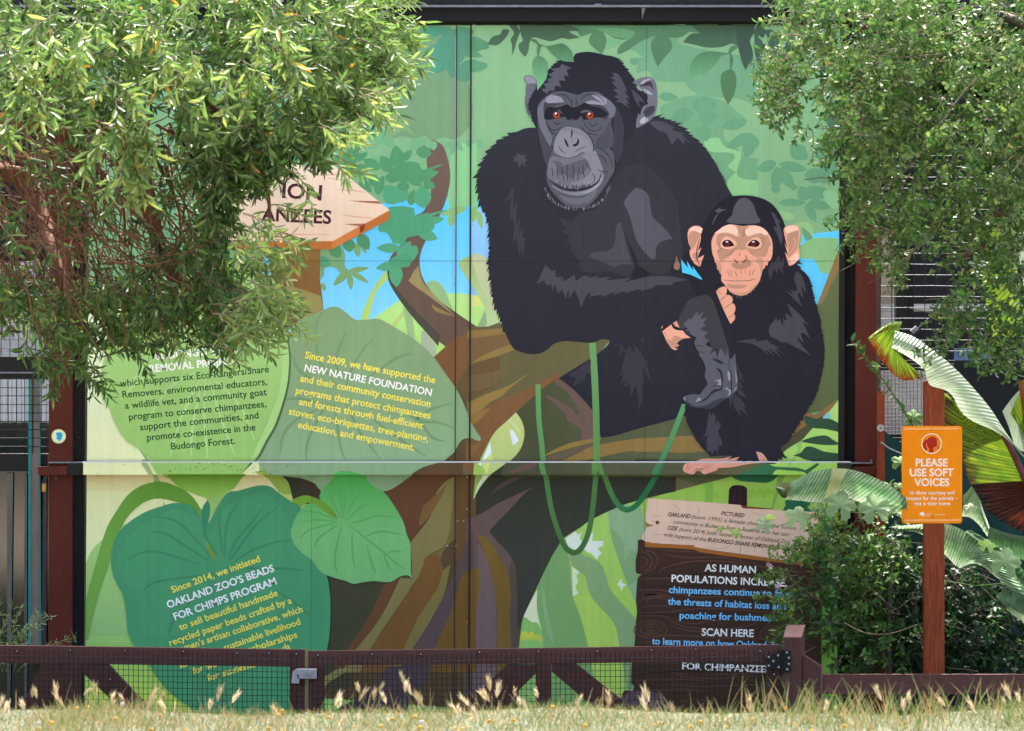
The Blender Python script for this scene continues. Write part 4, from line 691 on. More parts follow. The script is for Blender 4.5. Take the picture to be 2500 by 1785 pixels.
for cx, cy in ((400, 390), (1800, 440)):
    for j in range(1, 6): pk.line('@L ' + ' '.join('%.0f,%.0f' % (cx + 36 * j * math.cos(q) * (1 + .06 * math.sin(3 * q)), cy + 20 * j * math.sin(q) * (1 + .05 * math.cos(2 * q))) for q in [2 * math.pi * i / 14 for i in range(15)]), 11, lineb if j % 2 else '#59402f', 20, taper=False)
for st in ('250,210 600,200 1000,160 1500,190 2100,230', '260,240 560,250 680,330 900,380 1500,400', '620,330 700,380 1000,420 1450,360 1560,330', '640,300 900,330 1100,290 1400,300', '300,470 700,460 1200,490 1700,500', '250,540 900,520 1400,560', '580,850 800,900 1300,890 1700,870', '700,910 1100,940 1600,905', '210,960 800,950 1100,980', '560,1000 1000,1030 1500,1010 1900,1040', '230,1080 800,1060 1000,1090', '1250,1180 1600,1120 2200,1180', '700,1200 900,1170 1100,1200', '750,1330 1000,1280 1300,1320', '1900,600 2100,560 2280,600', '280,80 400,30 520,40 640,110', '300,150 450,130 620,140', '1500,720 1900,760 2250,740'):
    pk.line('@L ' + st, 13, lineb, 20)
for st in ('250,1160 700,1165 1400,1120 2200,1180', '260,1280 800,1275 1500,1260 2200,1320'): pk.line('@K ' + st, 12, lined, 20.2)
for st in ('250,225 800,230 1500,215', '210,700 800,690 1500,720', '200,900 700,860 1400,850'): pk.line('@L ' + st, 12, lined, 20.2)
pk.shape('@L -200,1500! 60,1170 110,1120 200,1085 350,1077 480,1105 600,1180 720,1300 900,1560!', '#66525a', 21)
pk.shape('@K 338,778! 860,828 920,850 1500,938 2060,1003! 2200,1010! 2300,800! 2300,900! 2110,1040 2060,1042! 1500,978 1000,908 860,872 500,852 370,846 338,832', '#a8692f', 21.5)
pk.shape('@K 345,565! 440,608! 365,625! 350,600!', '#b0713a', 21.6, lin=True); pk.shape('@K 1380,372! 1440,410 1720,430 1760,425! 1720,415 1480,395!', '#7d4525', 21.6)
pk.shape('@K 372,315 400,305 900,338 1370,375 1400,385 1430,412 1500,418 1700,425 1900,440 2255,455! 2262,570! 2210,600! 2225,640 2180,800 2100,950 2050,1002 1500,935 920,850 860,825 340,782 352,640 370,622! 440,606! 350,560 362,405 388,402! 362,385', paint('#ecccb2', '#e4c2aa', (1700, 1220), (1700, 1380)), 22)
pk.circle('K', 477, 572, 20, '#763a29', 23)
for st in ('900,380 940,420 920,500', '420,495 470,505 520,500', '410,700 470,705 560,700', '640,370 700,400 720,440', '1500,440 1600,480 1640,500', '1000,840 1200,860 1320,800', '400,540 430,560 470,550', '490,590 500,580 520,570'): pk.line('@K ' + st, 8, '#cda893', 22.6)
ik = '#54382f'
for p_, tx, b_ in (('1182,490 1442,516', 'PICTURED', .018), ('592,500 842,524', 'OAKLAND', .018), ('855,526 2018,655', '(born 1995) a female chimp in the Sonso', .0), ('655,582 1935,725', 'community in Budongo Forest Reserve with her son', .0), ('590,650 700,663', 'OZIE', .018), ('720,667 1945,808', '(born 2014) both named in honor of Oakland Zoo', .0), ('548,722 1018,782', 'sole support of the', .0), ('1032,782 2010,893', 'BUDONGO SNARE REMOVAL PROJECT', .018)):
    pk.text('@K ' + p_, tx, 43, ik, 25, b_, .25)
bl = '#82d2ff'
for p_, tx, m_, h_, b_ in (('1000,1112 1570,1137', 'AS HUMAN', wh, 78, .02), ('632,1230 1915,1282', 'POPULATIONS INCREASE,', wh, 78, .02), ('602,1352 1960,1402', 'chimpanzees continue to face', bl, 74, .018), ('592,1482 1905,1540', 'the threats of habitat loss and', bl, 74, .018)):
    pk.text('@K ' + p_, tx, h_, m_, 25, b_)
for p_, tx, m_, h_, b_ in (('722,272 1800,303', 'poaching for bushmeat.', bl, 74, .018), ('968,462 1546,478', 'SCAN HERE', wh, 80, .02), ('415,558 1890,612', 'to learn more on how Oakland Zoo', bl, 74, .018), ('752,836 1730,872', 'FOR CHIMPANZEES', wh, 72, .02)):
    pk.text('@L ' + p_, tx, h_, m_, 25, b_)
pk.text('@X 1428,1772 1512,1768', 'OAKLAND', 18, '#c9c4c4', 26, .01)
pk.build()

# ---- panel joints of the board, and the printed cross rail that stands proud of it
jm = solid('joint_black', '#0b0c0d', .6); jl = solid('joint_alloy', '#b9bcc0', .4, .6)
j = MB(); j.prism([(1148, MY0), (1152, MY0), (1147, MY1), (1143, MY1)], -.0124, -.0120, jm).build('panel_joint', mural)
j = MB(); j.prism([(1114, MY0), (1116.3, MY0), (1110, MY1), (1108, MY1)], -.0125, -.0121, jm); j.prism([(1110.8, 90), (1112.8, 90), (1111, 700), (1109.5, 700)], -.0128, -.0126, jl); j.build('panel_joint', mural)
sm = bpy.data.materials.new('fine_seam'); sm.use_nodes = True; _n = sm.node_tree.nodes; _n['Principled BSDF'].inputs['Base Color'].default_value = (.01, .012, .012, 1); _n['Principled BSDF'].inputs['Alpha'].default_value = .2
j = MB(); j.prism([(560, 636), (2045, 637), (2045, 639), (560, 638)], -.0126, -.0125, sm); j.prism([(1578, 65), (1579.6, 65), (1572.6, 1764), (1571, 1764)], -.0128, -.0127, sm); j.prism([(761, 1160), (762.6, 1160), (758, 1764), (756.5, 1764)], -.0128, -.0127, sm); j.build('panel_seam', mural)
for x, y in ((1117, 1271), (1132, 1272), (1090, 1333), (1093, 1332), (990, 1469), (1113, 1333), (1140, 1243), (1140, 1519), (1140, 1165)): MB().disc(P(x, y, -.014), .0035, .003, jl, 8).build('screw', mural)
rail = thing('rail', 'horizontal steel rail wrapped in the mural print, crossing in front of the mural', 'rail', P(1140, 1144, -.06))
rm = MB(); ytop, yfr = -.02, -.072
steel_lt = solid('rail_top', '#d9dcd8', .45, 0, .25, 60)
k0 = MB()
x0, x1 = P(205, 0).x, P(2075, 0).x
# body with a broad chamfer along its top front edge
zt, zc, zb = P(0, 1126).z, P(0, 1129.5).z, P(0, 1158).z
k0.add([(x0, yfr, zb), (x0, yfr, zc), (x0, yfr + .012, zt), (x0, ytop, zt), (x0, ytop, zb), (x1, yfr, zb), (x1, yfr, zc), (x1, yfr + .012, zt), (x1, ytop, zt), (x1, ytop, zb)], [(0, 1, 6, 5), (4, 0, 5, 9), (3, 4, 9, 8), (0, 4, 3, 2, 1), (5, 6, 7, 8, 9)], back)
k0.add([(x0, yfr, zc), (x0, yfr + .012, zt), (x0, ytop, zt), (x1, yfr, zc), (x1, yfr + .012, zt), (x1, ytop, zt)], [(0, 1, 4, 3), (1, 2, 5, 4)], steel_lt)
k0.build('rail_bar', rail)
rv, rf, rmm = [], [], []
for vs, fs, ms in RAILART:
    b = len(rv); rv += [(x, yfr - .0005 + y, z) for x, y, z in vs]; rf += [tuple(b + i for i in f) for f in fs]; rmm += ms
me = bpy.data.meshes.new('printed_wrap'); me.from_pydata(rv, [], rf); us = []
for m in rmm:
    if m not in us: us.append(m)
ix = {m: i for i, m in enumerate(us)}
for m in us: me.materials.append(m)
me.polygons.foreach_set('material_index', [ix[m] for m in rmm]); me.update(); link('printed_wrap', me, rail)
sp = MB(); r_ = random.Random(5); dm = solid('dirt_speck', '#2c2a22', .8)
for i in range(70):
    x = r_.gauss(520, 90) if i < 45 else r_.uniform(260, 1900); y = r_.uniform(1131, 1156); sp.disc(P(x, y, yfr - .0125), r_.uniform(.001, .0028), .002, dm, 7)
tag(sp.build('dirt', rail), kind='stuff')
# ================================================================== GROUND
gm, gn, gl, gb = nodemat('ground_straw'); gb.inputs['Roughness'].default_value = .95
_tc = gn.new('ShaderNodeTexCoord'); _nz = gn.new('ShaderNodeTexNoise'); _nz.inputs['Scale'].default_value = 9; _nz.inputs['Detail'].default_value = 8; _nz.inputs['Roughness'].default_value = .7
_rp = gn.new('ShaderNodeValToRGB'); gl.new(_tc.outputs['Object'], _nz.inputs[0]); gl.new(_nz.outputs[0], _rp.inputs[0]); gl.new(_rp.outputs[0], gb.inputs['Base Color'])
_e = _rp.color_ramp.elements; _e[0].position = .35; _e[0].color = hexlin('#2a3420'); _e[1].position = .65; _e[1].color = hexlin('#4a4630'); _x = _e.new(.5); _x.color = hexlin('#363c26')
def gh(x, y):
    def ss(a, b, v): t = min(1, max(0, (v - a) / (b - a))); return t * t * (3 - 2 * t)
    h = .418 * ss(-1.7, -4.5, y) - .42 * ss(-5.6, -10, y)
    return h + (.012 * math.sin(3.1 * x + 1) + .008 * math.sin(7.3 * x)) * ss(-1.7, -4, y)
ys = [-60, -30, -22, -16, -12] + [-10 + .25 * i for i in range(37)] + [0, 1, 3, 8, 20, 60, 140]; xs = [-140, -60, -20, -8] + [-5 + .25 * i for i in range(41)] + [8, 20, 60, 140]
g = MB(); g.add([(x, y, gh(x, y)) for y in ys for x in xs], [(j * len(xs) + i, j * len(xs) + i + 1, (j + 1) * len(xs) + i + 1, (j + 1) * len(xs) + i) for j in range(len(ys) - 1) for i in range(len(xs) - 1)], gm)
tag(g.build('ground', smooth=True), kind='structure')
# unseen pale sheet added on the near bank to bounce sun onto the mural
bounce_mat = solid('bounce_pale', '#f2e3cc', .9, 0, .12, 3, .1); py_ = [y for y in ys if -31 < y < -6.6]; px_ = [x for x in xs if abs(x) < 30]
g = MB(); g.add([(x, y, gh(x, y) + .006) for y in py_ for x in px_], [(j * len(px_) + i, j * len(px_) + i + 1, (j + 1) * len(px_) + i + 1, (j + 1) * len(px_) + i) for j in range(len(py_) - 1) for i in range(len(px_) - 1)], bounce_mat)
tag(g.build('bounce_sheet', smooth=True), kind='structure')

# ================================================================== STEELWORK ROUND THE MURAL
brown = solid('brown_steel_paint', '#673127', .65, 0, .22, 14, .08, (1, 1, .25), spec=.12); black = solid('black_steel_paint', '#08090b', .7, 0, .5, 22, .08, (1, 1, .3), c2='#05060a'); blackdust = solid('dusty_black_steel', '#0e1013', .8, 0, .5, 40, .1, (3, 3, .5), c2='#07080c')
pale = solid('pale_grey_edge', '#8f92a0', .6, 0, .4, 50); brown_lt = solid('light_brown_edge', '#7d5f55', .7, 0, .4, 50)  # pale grey ledges and specks; light brown also for brace edges drawn as lit
def top(o, label, cat, group=None): return tag(o, label, cat, group)
m = MB(); m.prism([(122, -60), (178, -60), (174, 1790), (117, 1790)], -.03, .08, brown)
top(m.build('steel_post'), 'brown painted square post left of the mural, carrying a small round sticker', 'post', 'posts beside the mural')
m = MB(); m.prism([(2091, -60), (2140, -60), (2136, 1790), (2086, 1790)], -.03, .08, brown); m.prism([(2140.2, -60), (2151, -60), (2147, 1790), (2136.2, 1790)], .01, .08, brown_lt)
top(m.build('steel_post'), 'brown painted square post right of the mural, behind the banana leaves', 'post', 'posts beside the mural')
m = MB(); m.prism([(178.5, -60), (212, -60), (205, 1790), (174.5, 1790)], .04, .1, black)
r_ = random.Random(9)
for i in range(26):
    y = r_.uniform(1000, 1560); x = r_.uniform(184, 200); m.disc(P(x, y, .0385), r_.uniform(.0006, .0022), .001, pale, 6)
top(m.build('door_channel'), 'black dusty steel channel between the left post and the mural', 'channel', 'black channels beside the mural')
m = MB(); m.prism([(2051, -60), (2064, -60), (2060, 1790), (2045, 1790)], .0, .1, black); m.prism([(2064.3, -60), (2090.5, -60), (2085.5, 1790), (2060.3, 1790)], .05, .1, blackdust)
for i in range(12): m.disc(P(r_.uniform(2066, 2084), r_.uniform(700, 1100), .0485), r_.uniform(.0006, .002), .001, pale, 6)
top(m.build('door_channel'), 'black steel channel between the mural and the right post', 'channel', 'black channels beside the mural')
bt = thing('beam', 'black steel top beam with a pale ledge, running above the mural', 'beam', P(1250, 0, 0))
m = MB(); m.pbox(-300, 17.5, 2800, 52, -.05, .12, blackdust); m.pbox(-300, -60, 2800, 12, -.04, .12, black); m.build('web', bt)
m = MB(); m.pbox(-300, 12.2, 2800, 17.3, -.085, .1, pale); m.pbox(1452, 9, 1468, 16, -.09, -.05, pale); m.build('ledge', bt)
m = MB(); m.prism([(1566, 18), (1578, 18), (1570, 36), (1569, 48), (1567.5, 36)], -.052, -.0505, pale); m.build('stain', bt)
# mesh strip in the gap over the mural
wire = solid('dark_wire', '#15171a', .5, .3, .3, 40); wirel = solid('galvanised_wire', '#4a4e57', .5, .3, .4, 60)
def grid(name, x0, x1, y0, y1, dx, dy, yd, r, mh, mv, parent=None, jit=0.0, seed=1):
    q = random.Random(seed); m = MB(); x = x0; j = lambda: q.uniform(-jit, jit)
    def bar(ax, ay, bx, by, mm, off):
        n = max(2, int(math.hypot(bx - ax, by - ay) / 60)); m.tube([P(ax + (bx - ax) * i / n + j(), ay + (by - ay) * i / n + j(), yd + off) for i in range(n + 1)], r, r, mm, 4)
    while x <= x1 + .1: bar(x, y0, x, y1, mv, 0); x += dx
    y = y0
    while y <= y1 + .1: bar(x0, y, x1, y, mh, -2 * r); y += dy
    return m.build(name, parent)
top(grid('wire_mesh', 900, 2090, 30, 66, 21, 16, .06, .0016, wirel, wire, None, .4), 'narrow strip of dark wire mesh above the mural under the black beam', 'mesh', 'wire mesh of the enclosure')
# rail ends and brackets
bt = thing('rail_bracket', 'brown steel bracket holding the left end of the printed rail', 'bracket', P(130, 1148, -.05), 'rail brackets')
m = MB(); m.pbox(93, 1139, 164, 1161, -.075, -.031, brown, .003); m.build('plate', bt); m = MB(); m.pbox(164.5, 1131, 200, 1160, -.06, -.02, black); m.pbox(118, 1127.5, 199.5, 1130.8, -.06, -.031, pale); m.build('end_plate', bt)
m = MB(); m.tube([P(134, 1166, -.05), P(140, 1167, -.05)], .008, .008, brown_lt, 8); m.build('bolt', bt)
bt = thing('rail_bracket', 'brown steel bracket holding the right end of the printed rail, left of the orange sign', 'bracket', P(2110, 1148, -.05), 'rail brackets')
m = MB(); m.pbox(2083, 1140, 2150, 1162, -.075, -.031, brown, .003); m.build('plate', bt); m = MB(); m.pbox(2040, 1129, 2130, 1132.5, -.07, -.031, pale); m.pbox(2125, 1122, 2129, 1129, -.07, -.06, pale); m.pbox(2045, 1132.7, 2082, 1158, -.06, -.02, black); m.build('end_plate', bt)
st = thing('sticker', 'small round pale green sticker with a blue shape on the left brown post', 'sticker', P(145, 1065, -.031))
a = Art('ground_colour', st); a.circle('X', 145, 1065, 17.5, '#cfe0a5', 125); a.build(False)
a = Art('mark', st); a.circle('X', 145, 1065, 14.5, '#dfeac0', 125.6); a.shape('@X 138,1057 143,1056 149,1055 154,1060 153,1068 150,1075 145,1078! 144,1073 139,1071 141,1065', '#2f9ec4', 127); a.build(False)

# ================================================================== LEFT BAY
glass_dark = solid('dark_glass', '#0d1113', .12, 0, .5, 3, 0, (1, 1, 1), c2='#060809', spec=.6)
dk_panel = solid('dark_interior', '#191c1d', .9, 0, .5, 4)
sheet = solid('pale_roof_sheet', '#c9d3d8', .5, 0, .25, 5, 0, (6, 1, .4)); white_p = solid('white_panel', '#d9d9dc', .6, 0, .3, 9)
teal = solid('teal_tape', '#1f8d8f', .6, 0, .25, 20); tape = solid('brown_tape', '#8a7a70', .7, 0, .3, 18, 0, (1, 1, .3)); strip_g = solid('grey_plastic_strip', '#6a716c', .35, 0, .45, 9, 0, (4, 4, .5))
bay = thing('enclosure_house', 'dark animal house behind the mural and the wire mesh', 'building', (0, 4, 0))
m = MB(); m.box((-7, 4.0, 0), (7, 4.2, 3.3), dk_panel); m.build('wall', bay)
m = MB(); m.pbox(-420, 1150, 176, 1800, .12, .14, glass_dark); m.build('window', bay)
m = MB(); m.pbox(-420, 1108, 116, 1151, .02, .12, black); m.pbox(-420, 873, 116, 925, .02, .12, black); m.pbox(-420, 908, 116, 912, .012, .019, pale); m.build('frame', bay)
m = MB()
for i in range(46):
    x = -420 + i * 12.0; m.tube([P(x, 918, .5), P(x, 1030 + 1.5 * (i % 2), .42)], .015, .015, sheet, 8)
m.pbox(-420, 915, 130, 1028, .515, .52, sheet); m.build('roof', bay)
m = MB(); m.pbox(-420, 640, 130, 872, .8, .82, white_p); m.build('pale_panel', bay)
mm_ = solid('mossy_sheet', '#39433c', .8, 0, .5, 12); m = MB(); m.pbox(-420, 1036, 130, 1110, .6, .62, mm_); m.build('lower_sheet', bay)
for i, (x0, x1, x2, x3) in enumerate(((16, 32, 24, 18), (60, 66, 66, 58), (105, 114, 112, 100))):
    m = MB(); m.prism([(x0, 1155), (x1, 1155), (x2, 1790), (x3, 1790)], .09, .1, strip_g); m.build('plastic_strip', bay)
tp = thing('tape_strip', 'long brown tape strip with teal edges hanging down the window left of the brown post', 'tape', P(82, 1250, 0))
m = MB(); m.prism([(69, 926), (77, 926), (76, 1600), (69, 1590)], -.004, .006, teal); m.prism([(93.5, 926), (97, 926), (101, 1600), (97, 1600)], -.004, .006, teal); m.build('edge', tp)
m = MB(); m.prism([(77.2, 926), (93.2, 926), (96.8, 1600), (76.2, 1600)], 0, .006, tape); m.build('band', tp)
top(grid('wire_mesh', -60, 120, 640, 872, 21, 21, -.005, .002, wire, wire, None, .5, 2), 'dark wire mesh panel under the left tree beside the brown post', 'mesh', 'wire mesh of the enclosure')
top(grid('wire_mesh', -60, 118, 926, 1108, 20, 20.5, -.005, .002, wire, wire, None, .5, 3), 'dark wire mesh panel in front of the pale roof sheet left of the brown post', 'mesh', 'wire mesh of the enclosure')
bm_ = solid('brass', '#b98a4a', .35, .8, .2, 30); pl_ = thing('padlock', 'tiny brass padlock hanging left of the brown post under the bracket', 'padlock', P(107, 1188, -.04))
m = MB(); m.pbox(102, 1180, 112, 1201, -.05, -.035, bm_, .002); m.build('body', pl_); m = MB(); m.tube([P(104, 1180, -.042), P(104, 1172, -.042), P(107, 1168, -.042), P(110, 1172, -.042), P(110, 1180, -.042)], .002, .002, wirel, 6); m.build('shackle', pl_)

# ================================================================== RIGHT BAY
top(grid('wire_mesh', 2150, 2640, 380, 870, 27, 26.5, .0, .0021, wirel, wire, None, .8, 4), 'coarse grey wire mesh panel right of the mural, behind the right tree', 'mesh', 'wire mesh of the enclosure')
top(grid('wire_mesh', 2150, 2330, 880, 1180, 9, 9, -.01, .0014, wire, wire, None, .3, 5), 'fine black wire mesh behind the post of the orange sign', 'mesh', 'wire mesh of the enclosure')
beige = solid('beige_wall', '#b5a58f', .8, 0, .3, 6)
m = MB(); m.pbox(2130, 560, 2188, 790, 1.2, 1.22, beige); m.build('wall', bay)
m = MB(); m.pbox(2120, 742, 2640, 760, 1.0, 1.05, white_p); m.pbox(2120, 762, 2185, 802, 1.0, 1.02, white_p); m.build('shelf', bay)
m = MB(); m.pbox(2188, 420, 2214, 1000, .7, .8, black); m.pbox(2214.5, 420, 2230, 1000, .74, .8, blackdust); m.build('column', bay)
m = MB(); m.pbox(2140, 905, 2265, 1060, .4, .42, white_p); m.build('pale_panel', bay)
m = MB(); m.pbox(2330, 850, 2420, 880, .9, .92, solid('blue_sheet', '#5f7fb0', .5)); m.build('blue_panel', bay)
po = thing('brace_rod', 'black diagonal rod with a clamp in front of the coarse mesh behind the right tree', 'rod', P(2290, 760, -.02))
m = MB(); m.tube([P(2222, 822, -.02), P(2370, 690, -.02)], .008, .008, black, 8); m.build('tube', po); m = MB(); m.tube([P(2226, 812, -.02), P(2240, 800, -.02)], .014, .014, pale, 8); m.build('clamp', po)
wood_r = solid('red_stained_wood', '#ad522a', .65, 0, .35, 14, .5, (12, 12, .6), c2='#6e301a', spec=.2)
cloth = solid('teal_shade_cloth', '#12484a', .9, 0, .3, 90)
top(MB().prism([(2141, 955), (2160, 955), (2163, 1790), (2142, 1790)], -.12, -.09, wood_r).build('wooden_stake'), 'thin red stained wooden stake left of the orange sign', 'stake')
sc_ = thing('shade_cloth', 'dark teal shade cloth stretched behind the orange sign and the shrub', 'cloth', P(2300, 1300, -.08))
q = MB(); nx = 30
top_y = lambda x: 1046 + 42 * min(1, (x - 2155) / 60) ** .7 - 20 * max(0, min(1, (x - 2215) / 100))
vs = []; fs = []
for i in range(nx + 1):
    x = 2156 + (2700 - 2156) * i / nx
    for jj in range(6): vs.append(P(x + (7 if jj else 0), top_y(x) + (1790 - top_y(x)) * jj / 5, -.085 + .012 * math.sin(i * 1.1)))
fs = [(i * 6 + jj, i * 6 + jj + 1, (i + 1) * 6 + jj + 1, (i + 1) * 6 + jj) for i in range(nx) for jj in range(5)]
q.add(vs, fs, cloth); q.build('cloth', sc_, True)
m = MB(); m.disc(P(2150, 1045, -.13), .018, .006, solid('grey_plastic', '#c9cccf', .5), 18); m.disc(P(2150, 1045, -.132), .004, .002, wire, 8); m.build('washer', sc_)
m = MB(); m.tube([P(2150, 1079, -.13), P(2170, 1094, -.13), P(2190, 1103, -.13), P(2210, 1112, -.13)], .0035, .0035, solid('white_cord', '#b9bcb8', .8), 6); m.build('cord', sc_)

# ================================================================== GATE AND LOW FENCE (about a metre in front of the mural)
YG = -1.0
gb_ = solid('brown_fence_wood', '#6b4037', .75, 0, .3, 18, .25, (.5, 6, 6), c2='#50302a'); gv = solid('brown_fence_wood_upright', '#633a31', .75, 0, .3, 18, .25, (6, 6, .5), c2='#492b26'); edge = solid('bare_wood_edge', '#b08a5c', .8, 0, .3, 30)
capm = solid('lit_cap', '#8f6a64', .8, 0, .3, 60, .3)  # cap and board edges painted paler, as faces turned up to the light
scm = solid('screw_head', '#c9ccd0', .3, .7, .2, 40); was = solid('black_washer', '#0c0d10', .5)
lw = thing('gate', 'left leaf of the low brown wire-mesh gate, with the silver latch', 'gate', P(360, 1700, YG), 'gate leaves')
rw = thing('gate', 'right leaf of the low brown wire-mesh gate, with a black hinge', 'gate', P(1330, 1700, YG), 'gate leaves')
def pris(name, par, pts, yf, yb, mm): return MB().prism(pts, yf, yb, mm).build(name, par)
pris('top_rail', lw, [(-60, 1575), (707, 1586), (707, 1628), (-60, 1618)], YG, YG + .04, gb_)
pris('stile', lw, [(708, 1586), (744, 1586.5), (744, 1800), (706, 1800)], YG, YG + .04, gv)
pris('stile', lw, [(150, 1621), (198, 1622), (195, 1800), (148, 1800)], YG, YG + .04, gv)
pris('brace', lw, [(100, 1620), (149, 1621), (149, 1660), (75, 1800), (20, 1800)], YG + .003, YG + .04, gv)
pris('brace', lw, [(199, 1622), (263, 1623), (430, 1800), (368, 1800), (199, 1640)], YG + .003, YG + .04, gv)
pris('lit_brace_edge', lw, [(263.6, 1623.5), (266, 1623.5), (433, 1800), (430.6, 1800)], YG + .004, YG + .04, brown_lt)  # light strip along the brace's upper edge, drawn as if lit
pris('edge_strip', lw, [(744.3, 1586), (749, 1584), (748.5, 1800), (744.3, 1800)], YG - .002, YG + .04, edge)
pris('top_rail', rw, [(752, 1590), (1320, 1583), (1906, 1574.5), (1906, 1613), (1320, 1621), (752, 1625)], YG, YG + .04, gb_)
pris('stile', rw, [(752, 1625.5), (792, 1625), (792, 1800), (752, 1800)], YG, YG + .04, gv)
pris('stile', rw, [(1309, 1622), (1346, 1621.5), (1346, 1800), (1309, 1800)], YG, YG + .04, gv)
pris('stile', rw, [(1872, 1614.2), (1906, 1613.6), (1906, 1800), (1872, 1800)], YG, YG + .04, gv)
pris('brace', rw, [(1308, 1623), (1308, 1645), (1150, 1800), (1050, 1800), (1240, 1623.5)], YG + .003, YG + .04, gv)
pris('lit_brace_edge', rw, [(1237, 1623.8), (1239.6, 1623.8), (1049, 1800), (1046, 1800)], YG + .004, YG + .04, brown_lt)
pris('brace', rw, [(1347, 1622), (1404, 1621), (1630, 1800), (1535, 1800), (1347, 1640)], YG + .003, YG + .04, gv)
pris('lit_brace_edge', rw, [(1404.4, 1621), (1407, 1621), (1634, 1800), (1630.6, 1800)], YG + .004, YG + .04, brown_lt)
for par, xs_ in ((lw, [(42, 1590), (172, 1588), (305, 1589), (448, 1591), (578, 1595), (657, 1595), (724, 1597), (269, 1659)]), (rw, [(777, 1600), (909, 1598), (1028, 1598), (1171, 1593), (1315, 1591), (1459, 1590), (1591, 1588), (1699, 1586), (1856, 1590), (1890, 1647), (1160, 1718)])):
    for x, y in xs_:
        s = MB().disc(P(x, y, YG - .026), .0088, .004, was, 14).build('screw', par); h = MB().disc(P(x - .3, y - .5, YG - .030), .0034, .004, scm, 10).build('screw_head', s)
def gatemesh(par, x0, x1, y0, seed):
    q = random.Random(seed); m = MB(); x = x0; r = .0014
    while x <= x1:
        jx = q.uniform(-.6, .6); m.tube([P(x + jx, y0(x) + q.uniform(-2, 2), YG - .012), P(x + jx + q.uniform(-1, 1), 1700, YG - .014), P(x + jx, 1800, YG - .012)], r, r, wire, 4); x += 12.1
    k = 1
    while k < 13:
        m.tube([P(x0 + (x1 - x0) * i / 12, y0(x0 + (x1 - x0) * i / 12) + 2 + k * 14.6 + q.uniform(-.7, .7), YG - .0145) for i in range(13)], r * .9, r * .9, wire, 4); k += 1
    m.build('mesh_panel', par)
gatemesh(lw, -50, 742, lambda x: 1585 + x * .0145, 1); gatemesh(rw, 764, 1902, lambda x: 1601 - (x - 764) * .0135, 2)
silver = solid('silver_latch', '#b9bac4', .35, .5, .2, 40)
la = MB(); la.pbox(723, 1633, 773, 1658, YG - .05, YG - .02, silver, .004); la.prism([(714, 1640), (722, 1634), (732, 1650), (730, 1669), (711, 1668)], YG - .048, YG - .022, silver); la = la.build('latch', lw)
l2 = MB(); l2.pbox(742, 1639, 766, 1653, YG - .053, YG - .0505, solid('silver_latch_inset', '#a5a6b2', .4, .5), .001); l2.tube([P(726, 1646, YG - .056), P(729, 1655, YG - .056)], .003, .003, wire, 6); l2.build('latch_key', la)
hb = solid('hinge_black', '#0f1114', .4, .3, .3, 60)
hg_ = MB(); hg_.prism([(1873, 1600), (1878, 1597), (1908, 1594), (1908, 1634), (1878, 1633), (1873, 1628)], YG - .03, YG - .018, hb); hg_.prism([(1914, 1588), (1931, 1589), (1931, 1640), (1914, 1640)], YG - .045, YG - .035, hb); hg_.tube([P(1911, 1588, YG - .035), P(1911, 1642, YG - .035)], .008, .008, hb, 10); hg_ = hg_.build('hinge', rw)
for x, y in ((1877, 1604), (1900, 1600), (1888, 1614), (1877, 1625), (1901, 1629)): MB().disc(P(x, y, YG - .034), .0052, .004, scm, 10).build('bolt', hg_)
for x, y in ((1921, 1593), (1926, 1606), (1926, 1621), (1922, 1634)): MB().disc(P(x, y, YG - .049), .0052, .004, scm, 10).build('bolt', hg_)
gp = thing('gate_post', 'brown wooden gate post with a pale sloping cap at the right end of the gate', 'post', P(1938, 1780, YG))
def quadpost(x0, x1, x2, x3, yt0, yt1, ya, yb, m1, m2):
    f = [P(x0, 0, ya), P(x1, 0, ya), P(x2, 0, yb), P(x3, 0, yb)]; zt = [P(0, yt0, ya).z] * 2 + [P(0, yt1, yb).z] * 2
    b = [Vector((v.x, v.y, 0)) for v in f]; t = [Vector((v.x, v.y, z)) for v, z in zip(f, zt)]
    return b + t
vv = quadpost(1914, 1956, 1965, 1922, 1558, 1530, YG - .035, YG + .055, gv, capm)
MB().add(vv, [(0, 1, 5, 4), (1, 2, 6, 5), (2, 3, 7, 6), (3, 0, 4, 7), (3, 2, 1, 0)], gv).build('post', gp)
cp = MB(); cc = sum((v for v in vv[4:]), Vector()) / 4; cv = [cc + (v - cc) * 1.05 + Vector((0, 0, .001)) for v in vv[4:]]; cp.add([v for v in cv] + [v + Vector((0, 0, .006)) for v in cv], [(4, 5, 6, 7), (0, 1, 5, 4), (1, 2, 6, 5), (2, 3, 7, 6), (3, 0, 4, 7), (3, 2, 1, 0)], capm); cp.build('cap', gp)
fb = MB(); fb.prism([(1960, 1599), (2004, 1628), (2004, 1800), (1960, 1800)], YG - .01, YG + .04, gv); fb.prism([(2004.4, 1628), (2008, 1626), (2008, 1800), (2004.4, 1800)], YG - .012, YG + .04, capm); fb.prism([(1960, 1596), (2006, 1625.4), (2004.2, 1627.6), (1960, 1598.6)], YG - .01, YG + .04, capm)
top(fb.build('fence_board'), 'brown fence board with a slanted top right of the capped gate post', 'board')
fr = MB(); fr.pbox(2008.5, 1647, 2700, 1695, YG + .0, YG + .045, gb_); top(fr.build('fence_rail'), 'low brown horizontal fence rail in front of the sign post and shrub', 'rail')

